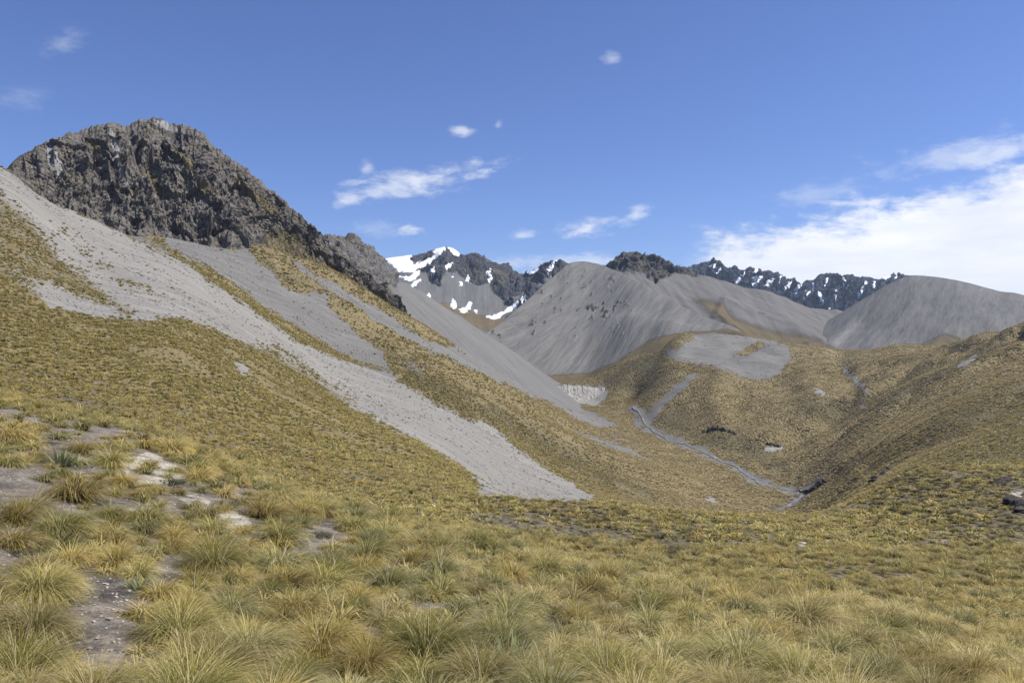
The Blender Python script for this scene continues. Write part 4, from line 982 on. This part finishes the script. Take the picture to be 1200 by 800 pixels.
places = []   # x, y, radius, kind
for u, v, wpx, k in SHOWN:
    x, y = pick_ground(u, min(v, 830)) if v <= 800 else pick_ground(u, 800)
    places.append((x, y, wpx / F * y * 0.5, k))
cell = {}
def near_free(x, y, rad):
    ci, cj = int(x // 1.5), int(y // 1.5)
    for a in range(ci - 1, ci + 2):
        for b in range(cj - 1, cj + 2):
            for (px, py, pr) in cell.get((a, b), ()):
                if (px - x) ** 2 + (py - y) ** 2 < (0.88 * (pr + rad)) ** 2: return False
    return True
def reg(x, y, r): cell.setdefault((int(x // 1.5), int(y // 1.5)), []).append((x, y, r))
for x, y, r_, k in places: reg(x, y, r_)
rr = random.Random(5)
YN = 34.0
for tries in range(34000):
    y = math.sqrt(rr.uniform(2.5 ** 2, YN ** 2)); x = rr.uniform(-0.76, 0.76) * y + rr.uniform(-1.5, 1.5)
    rad = rr.choice([rr.uniform(.17, .26), rr.uniform(.24, .34), rr.uniform(.30, .44)])
    if math.hypot(x, y) < 2.6: continue
    if max(ground_attr(M_dirt, x, y), ground_attr(M_dirt, x + rad * .9, y), ground_attr(M_dirt, x - rad * .9, y)) > 0.3 and rr.random() < 0.97: continue
    if not near_free(x, y, rad): continue
    reg(x, y, rad)
    h = float(perlin(np.array([x / 6.0]), np.array([y / 6.0]), np.array([3.0]))[0])
    lft = x / y < -0.15
    k = rr.choices(names, [3.2 - 1.8 * lft, 2.6, 1.3 + 1.6 * lft + max(0, h) * 2, 1.8 + max(0, -h) * 2])[0]
    places.append((x, y, rad, k))
def shows(x, y):
    u = CX + F * x / y
    v = CY - F * (ground_z(x, y) - EYE) / y
    return -60 < u < 1260 and v < 860
vis = [p for p in places if shows(p[0], p[1])]
vis.sort(key=lambda p: -(p[2] / p[1]))
indiv, rest = vis[:300], vis[300:]
TUSS = []
for n_, (x, y, rad, k) in enumerate(indiv):
    rank_near = n_ < 45
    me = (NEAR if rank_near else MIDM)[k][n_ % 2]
    o = bpy.data.objects.new('tussock', me); col.objects.link(o)
    s = rad / 0.65
    o.location = (x, y, float(ground_z(x, y)))
    o.rotation_euler = (rr.uniform(-.12, .12), rr.uniform(-.05, .18), rr.uniform(-0.6, 0.6) + (0 if n_ % 3 else 0.8))
    o.scale = (s * rr.uniform(.92, 1.1), s * rr.uniform(.92, 1.1), s * rr.uniform(.85, 1.1))
    dirt = max(ground_attr(M_dirt, x + a_, y + b_) for a_ in (-.6, 0, .6) for b_ in (-.6, 0, .6))
    size = 'large' if rad > 0.36 else ('small' if rad < 0.25 else 'medium-sized')
    where = 'beside the bare trodden track' if dirt > 0.45 else ('on the open slope right of the track' if x > -2.6 else 'among grass on the slope by the track')
    tag(o, f'{size} {KINDS[k][1]} {where}', 'tussock grass', group='tussock clumps on the near slope')
    TUSS.append((o, x, y, f'{size} {KINDS[k][1]}'))

# all other tussocks, tens of thousands: one object
LODC = bpy.data.collections.new('tussock_shapes')
def lod(name, me):
    o = bpy.data.objects.new(name, me); LODC.objects.link(o)
for i, k in enumerate(names):
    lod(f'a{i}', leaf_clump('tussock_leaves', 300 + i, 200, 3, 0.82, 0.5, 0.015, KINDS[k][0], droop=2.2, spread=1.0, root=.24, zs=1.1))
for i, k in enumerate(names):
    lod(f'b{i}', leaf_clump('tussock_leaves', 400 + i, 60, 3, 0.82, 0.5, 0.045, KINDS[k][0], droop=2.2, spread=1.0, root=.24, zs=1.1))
lod('c0', leaf_clump('scrub_leaves', 450, 60, 2, 0.6, 0.5, 0.045, mat_scrub, droop=1.2, spread=1.1))
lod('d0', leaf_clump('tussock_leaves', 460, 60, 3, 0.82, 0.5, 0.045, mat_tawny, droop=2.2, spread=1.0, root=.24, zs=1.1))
pts = []   # x, y, z, scale, rot, index
for x, y, rad, k in rest: pts.append((x, y, float(ground_z(x, y)) - .01, rad / .70, rr.uniform(0, 6.28), names.index(k)))
# horizon test: leave out what lies well behind a crest
HOR = np.minimum.accumulate(GPV, axis=0)
def scatter(n, ya, yb, ua, ub, smin, smax, keep, base_idx, rscale=1.0):
    r = rng
    y = np.sqrt(r.uniform(ya ** 2, yb ** 2, n)); x = (r.uniform(ua, ub, n) - CX) / F * y
    z = ground_z(x, y)
    u = CX + F * x / y; v = CY - F * (z - EYE) / y
    hid = bilin(HOR, gu, gl, u, np.log(y))
    sc, dt, sb = np.clip(ground_attr(M_scree, x, y) * 1.1 + np.where(y > 90, .45 * fbm(x / 11, y / 11, x * 0 + 3, 3), 0), 0, 1), ground_attr(M_dirt, x, y), ground_attr(M_scrub, x, y)
    p = np.clip(1.15 - 1.25 * sc, 0, 1) * np.clip(1.1 - 1.1 * dt, 0, 1) * keep
    clump = np.clip(1.0 + 0.9 * fbm(x / 3.5, y / 3.5, x * 0, 2), 0.15, 1.3)
    bare = np.where(y > 60, np.clip((fbm(x / 28, y / 28, x * 0 + 11, 3) - .18) * 2.2, 0, .8), 0)
    ok = (r.uniform(0, 1, n) < p * clump * (1 - bare)) & (v < hid + 12)
    x, y, z = x[ok], y[ok], z[ok]
    hue = perlin(x / 14, y / 14, x * 0 + 2) + 1.1 * perlin(x / 70, y / 70, x * 0 + 8)
    pk = np.stack([2.6 + 0 * hue, 1.5 + np.clip(-hue, 0, 1) * 3, 1.8 + np.clip(hue, 0, 1) * 3, 0.9 + 0 * hue], 1); pk /= pk.sum(1)[:, None]
    ki = (r.uniform(0, 1, len(x))[:, None] > np.cumsum(pk, 1)).sum(1)
    tw = np.clip((CX + F * x / y - 620) / 160, 0, 1) * np.clip((y - 200) / 200, 0, 1) * .85 + np.clip((y - 430) / 200, 0, .35)
    ki = np.where(r.uniform(0, 1, len(x)) < tw, 9 - base_idx, np.minimum(ki, 3))
    ki = np.where(r.uniform(0, 1, len(x)) < 0.75 * sb[ok], 8 - base_idx, ki)
    s = r.uniform(smin, smax, len(x)) * np.clip(1 + .32 * r.normal(size=len(x)), .4, 1.9) * (1 + .3 * perlin(x / 18, y / 18, x * 0 + 5))
    s = s * np.where(CX + F * x / y > 720, rscale, 1.0)
    return np.stack([x, y, z - 0.02, s, r.uniform(0, 6.28, len(x)), ki + base_idx], 1)
parts = [np.array(pts)]
parts.append(scatter(7320, 34, 62, -235, 1430, .38, .66, 1.0, 0))
parts.append(scatter(23180, 62, 125, -235, 1430, .40, .70, 0.9, 4))
parts.append(scatter(103700, 125, 300, -235, 1430, .52, .85, 0.9, 4, 0.8))
parts.append(scatter(158600, 300, 480, -235, 1430, .62, 1.05, 0.8, 4, 0.8))
parts.extend([scatter(270000, 480, 1100, 180, 1430, .8, 1.5, 0.7, 4, 0.9), scatter(105000, 1050, 1500, 560, 1430, 1.1, 1.8, 0.7, 4)])
# small tufts that fill the gaps close by
def fill(n, ya, yb):
    y = np.sqrt(rng.uniform(ya ** 2, yb ** 2, n)); x = rng.uniform(-.76, .76, n) * y
    dt = ground_attr(M_dirt, x, y)
    ok = rng.uniform(0, 1, n) < np.clip(1 - 1.6 * dt, 0.015, 1)
    x, y = x[ok], y[ok]
    return np.stack([x, y, ground_z(x, y) - .02, rng.uniform(.18, .42, len(x)), rng.uniform(0, 6.28, len(x)), rng.choice([0, 0, 1, 2, 3, 3], len(x))], 1)
parts.append(fill(420, 4.2, 16)); parts.append(fill(2600, 16, 36))
T = np.concatenate(parts)
me = bpy.data.meshes.new('tussock_grassland')
me.vertices.add(len(T)); me.vertices.foreach_set('co', T[:, :3].astype(np.float32).ravel())
for k, a in (('tsize', T[:, 3]), ('trot', T[:, 4])):
    at = me.attributes.new(k, 'FLOAT', 'POINT'); at.data.foreach_set('value', a.astype(np.float32))
at = me.attributes.new('tkind', 'INT', 'POINT'); at.data.foreach_set('value', T[:, 5].astype(np.int32))
for k in names: me.materials.append(KINDS[k][0])
go = bpy.data.objects.new('tussock_grassland', me); col.objects.link(go)
tag(go, 'tussock grassland covering the slopes beyond the nearest clumps', 'grassland', 'stuff')
ng = bpy.data.node_groups.new('scatter_tussocks', 'GeometryNodeTree')
ng.interface.new_socket('Geometry', in_out='INPUT', socket_type='NodeSocketGeometry')
ng.interface.new_socket('Geometry', in_out='OUTPUT', socket_type='NodeSocketGeometry')
g = NT(ng)
gi = g.n('NodeGroupInput'); gout = g.n('NodeGroupOutput')
ci = g.n('GeometryNodeCollectionInfo', transform_space='ORIGINAL')
ci.inputs['Collection'].default_value = LODC; ci.inputs['Separate Children'].default_value = True; ci.inputs['Reset Children'].default_value = True
def attr(n, typ):
    nd = g.n('GeometryNodeInputNamedAttribute', data_type=typ); nd.inputs['Name'].default_value = n
    return nd.outputs['Attribute']
rot = g.n('ShaderNodeCombineXYZ', ins={0: 0.0, 1: 0.10, 2: attr('trot', 'FLOAT')})
iop = g.n('GeometryNodeInstanceOnPoints')
g.put(iop.inputs['Points'], gi.outputs[0]); g.put(iop.inputs['Instance'], ci.outputs[0]); iop.inputs['Pick Instance'].default_value = True
g.put(iop.inputs['Instance Index'], attr('tkind', 'INT')); g.put(iop.inputs['Rotation'], rot.outputs[0]); g.put(iop.inputs['Scale'], attr('tsize', 'FLOAT'))
g.put(gout.inputs[0], iop.outputs[0])
md = go.modifiers.new('scatter', 'NODES'); md.node_group = ng
print('tussocks', len(indiv), len(T))

STC = bpy.data.collections.new('stone_shapes')
mat_stone = simple_mat('scree_stone', (.14, .135, .125), (.31, .297, .268), 1.5, 0.95, 0.05)
for j in range(3):
    o = bpy.data.objects.new(f's{j}', rock_mesh('scree_stone', 80 + j, mat_stone, 0.6, 1)); STC.objects.link(o)
def stones(n, ya, yb, ua, ub, smin, smax):
    y = np.sqrt(rng.uniform(ya ** 2, yb ** 2, n)); x = (rng.uniform(ua, ub, n) - CX) / F * y
    z = ground_z(x, y); u = CX + F * x / y; v = CY - F * (z - EYE) / y
    p = np.clip(ground_attr(M_scree, x, y) * 1.5 - .6, 0, 1) * np.clip(.35 + 1.3 * fbm(x / 40, y / 14, x * 0 + 6, 3), .05, 1)
    ok = (rng.uniform(0, 1, n) < p) & (v < bilin(HOR, gu, gl, u, np.log(y)) + 6)
    k = ok.sum(); sz = smin + (smax - smin) * rng.uniform(0, 1, k) ** 5
    return np.stack([x[ok], y[ok], z[ok], sz, rng.uniform(0, 6.28, k), rng.integers(0, 3, k)], 1)
TS = np.concatenate([stones(90000, 150, 430, -80, 720, .25, 1.7), stones(60000, 430, 800, 150, 760, .5, 2.4), stones(50000, 500, 1400, 700, 1100, .6, 2.6)])
me = bpy.data.meshes.new('scree_stones')
me.vertices.add(len(TS)); me.vertices.foreach_set('co', TS[:, :3].astype(np.float32).ravel())
for k, a in (('tsize', TS[:, 3]), ('trot', TS[:, 4])):
    at = me.attributes.new(k, 'FLOAT', 'POINT'); at.data.foreach_set('value', a.astype(np.float32))
at = me.attributes.new('tkind', 'INT', 'POINT'); at.data.foreach_set('value', TS[:, 5].astype(np.int32))
me.materials.append(mat_stone)
so = bpy.data.objects.new('scree_stones', me); col.objects.link(so)
tag(so, 'loose grey stones strewn over the scree slopes', 'stones', 'stuff')
ng2 = ng.copy(); ng2.name = 'scatter_stones'
for nd in ng2.nodes:
    if nd.bl_idname == 'GeometryNodeCollectionInfo': nd.inputs['Collection'].default_value = STC
so.modifiers.new('scatter', 'NODES').node_group = ng2

# ------------------------------------------------------------------ speargrass rosettes and low mats beside the track
MARKS = []
mat_spear = blade_mat('speargrass', (.08, .09, .05), (.13, .17, .08), (.24, .27, .13), (.30, .28, .18))
mat_mat = blade_mat('mat_shrub', (.05, .05, .032), (.085, .10, .055), (.15, .16, .09), (.22, .20, .14))
spear = [leaf_clump('speargrass_leaves', 500 + j, 190, 3, 0.32, 0.3, 0.011, mat_spear, droop=0.2, spread=1.9, lean=(0, 0)) for j in range(2)]
mats = [leaf_clump('mat_leaves', 520 + j, 420, 2, 0.15, 0.45, 0.010, mat_mat, droop=0.8, spread=1.2, lean=(0, 0), root=0.48) for j in range(2)]
for j, (u, v, wpx, lab) in enumerate([(266, 652, 40, 'spiky green speargrass rosette in front of the biggest tussock beside the track'), (163, 690, 36, 'bright green speargrass rosette at the edge of the bare track'), (70, 545, 44, 'grey-green speargrass on bare ground behind a golden tussock'),
                                        (455, 622, 26, 'small blue-green speargrass beyond the bare patch'), (600, 780, 70, 'large blue-green speargrass beside the biggest olive tussock'), (62, 655, 30, 'pale speargrass tuft left of the track')]):
    x, y = pick_ground(u, v)
    o = bpy.data.objects.new('speargrass', spear[j % 2]); col.objects.link(o)
    s = wpx / F * y / 0.62; o.location = (x, y, float(ground_z(x, y))); o.scale = (s, s, s); o.rotation_euler = (0, 0, j * 1.1)
    tag(o, lab, 'speargrass'); MARKS.append((x, y, lab))
for j, (u, v, wpx, lab) in enumerate([(196, 566, 44, 'dark low mat shrub at the edge of the pale clay'), (178, 548, 20, 'small dark mat shrub in the middle of the pale clay'), (165, 582, 40, 'dark mat plant between the pale clay and a green tussock'),
                                        (15, 648, 50, 'grey-green moss mat on the bare ground left of the track'), (255, 592, 50, 'flat grey mat plant on bare ground above the clay strip'), (90, 610, 40, 'thin grey mat plant on the bare strip'), (370, 628, 40, 'low grey-green mat on the bare patch right of the track')]):
    x, y = pick_ground(u, v)
    o = bpy.data.objects.new('mat_shrub', mats[j % 2]); col.objects.link(o)
    s = wpx / F * y / 0.95; o.location = (x, y, float(ground_z(x, y))); o.scale = (s, s, s * .8); o.rotation_euler = (0, 0, j * 0.9)
    tag(o, lab, 'shrub'); MARKS.append((x, y, lab))

# a clump that stands right beside one of these plants is named by it
taken = set()
for mx, my, lab in MARKS:
    c = sorted((math.hypot(x - mx, y - my), i) for i, (o, x, y, n_) in enumerate(TUSS) if i not in taken)
    if c and c[0][0] < 1.3:
        i = c[0][1]; taken.add(i)
        words = (TUSS[i][3] + ' closest to the ' + lab).split()
        while len(words) > 16 or words[-1] in ('a', 'the', 'of', 'in', 'on', 'at', 'and', 'between', 'behind', 'front', 'beside', 'bare', 'pale', 'biggest', 'edge'): words.pop()
        TUSS[i][0]['label'] = ' '.join(words)

# ------------------------------------------------------------------ stones on the track
sm_ = [rock_mesh('track_stone', 40 + j, mat_pale, 0.55, 2) for j in range(5)]
cnt = 0
for (u, v, wpx) in [(36, 638, 9), (128, 726, 9), (118, 722, 6), (95, 745, 7), (112, 700, 6), (150, 693, 7), (60, 650, 5), (140, 715, 6), (10, 652, 6), (105, 760, 8), (118, 778, 6)]:
    x, y = pick_ground(u, v); s = wpx / F * y * 1.15
    o = bpy.data.objects.new('stone', sm_[cnt % 5]); col.objects.link(o); cnt += 1
    o.location = (x, y, float(ground_z(x, y)) + s * .08); o.scale = (s, s, s); o.rotation_euler = (0, 0, cnt * 1.7)
    tag(o, 'pale angular stone lying on the bare trodden track', 'stone', group='larger stones on the track')


def gravel():
    """small stones strewn over the bare ground, too many to count: one mesh"""
    base = []
    for j in range(4):
        m = rock_mesh('t', 60 + j, mat_pale, 0.55, 1)
        base.append((np.array([v.co[:] for v in m.vertices]), np.array([p.vertices[:] for p in m.polygons]))); bpy.data.meshes.remove(m)
    V, Fc, off = [], [], 0
    n = 0
    for _ in range(200000):
        y = math.sqrt(rng.uniform(9, 30 ** 2)); x = rng.uniform(-.75, .0) * y
        if ground_attr(M_dirt, x, y) < 0.4: continue
        c, f = base[n % 4]; s = 0.012 + 0.05 * rng.uniform() ** 4
        a_ = rng.uniform(0, 6.28); q = c * s; q = np.stack([q[:, 0] * math.cos(a_) - q[:, 1] * math.sin(a_), q[:, 0] * math.sin(a_) + q[:, 1] * math.cos(a_), q[:, 2]], 1)
        V.append(q + np.array([x, y, float(ground_z(x, y)) + .15 * s])); Fc.append(f + off); off += len(c); n += 1
        if n > 9000: break
    V, Fc = np.concatenate(V), np.concatenate(Fc)
    me = bpy.data.meshes.new('gravel'); me.from_pydata(V.tolist(), [], Fc.tolist()); me.materials.append(mat_pale)
    o = bpy.data.objects.new('gravel', me); col.objects.link(o)
    tag(o, 'small grey stones strewn over the bare track', 'gravel', 'stuff')


gravel()

# ------------------------------------------------------------------ air
def haze():
    x0, x1, y0, y1, z0_, z1 = -9500, 9500, -300, 10000, -330, 640
    me = bpy.data.meshes.new('haze')
    me.from_pydata([(x, y, z) for x in (x0, x1) for y in (y0, y1) for z in (z0_, z1)], [], [(0, 1, 3, 2), (4, 6, 7, 5), (0, 4, 5, 1), (2, 3, 7, 6), (0, 2, 6, 4), (1, 5, 7, 3)])
    mt = bpy.data.materials.new('haze'); mt.use_nodes = True
    w = NT(mt.node_tree)
    v = w.n('ShaderNodeVolumePrincipled'); v.inputs['Color'].default_value = c4(.60, .78, 1.0); v.inputs['Density'].default_value = 3.0e-5; v.inputs['Anisotropy'].default_value = 0.2
    w.n('ShaderNodeOutputMaterial', ins={'Volume': v.outputs[0]})
    me.materials.append(mt)
    o = bpy.data.objects.new('haze', me); col.objects.link(o)
    tag(o, 'thin blue haze over the far mountains', 'haze', 'stuff')


haze()
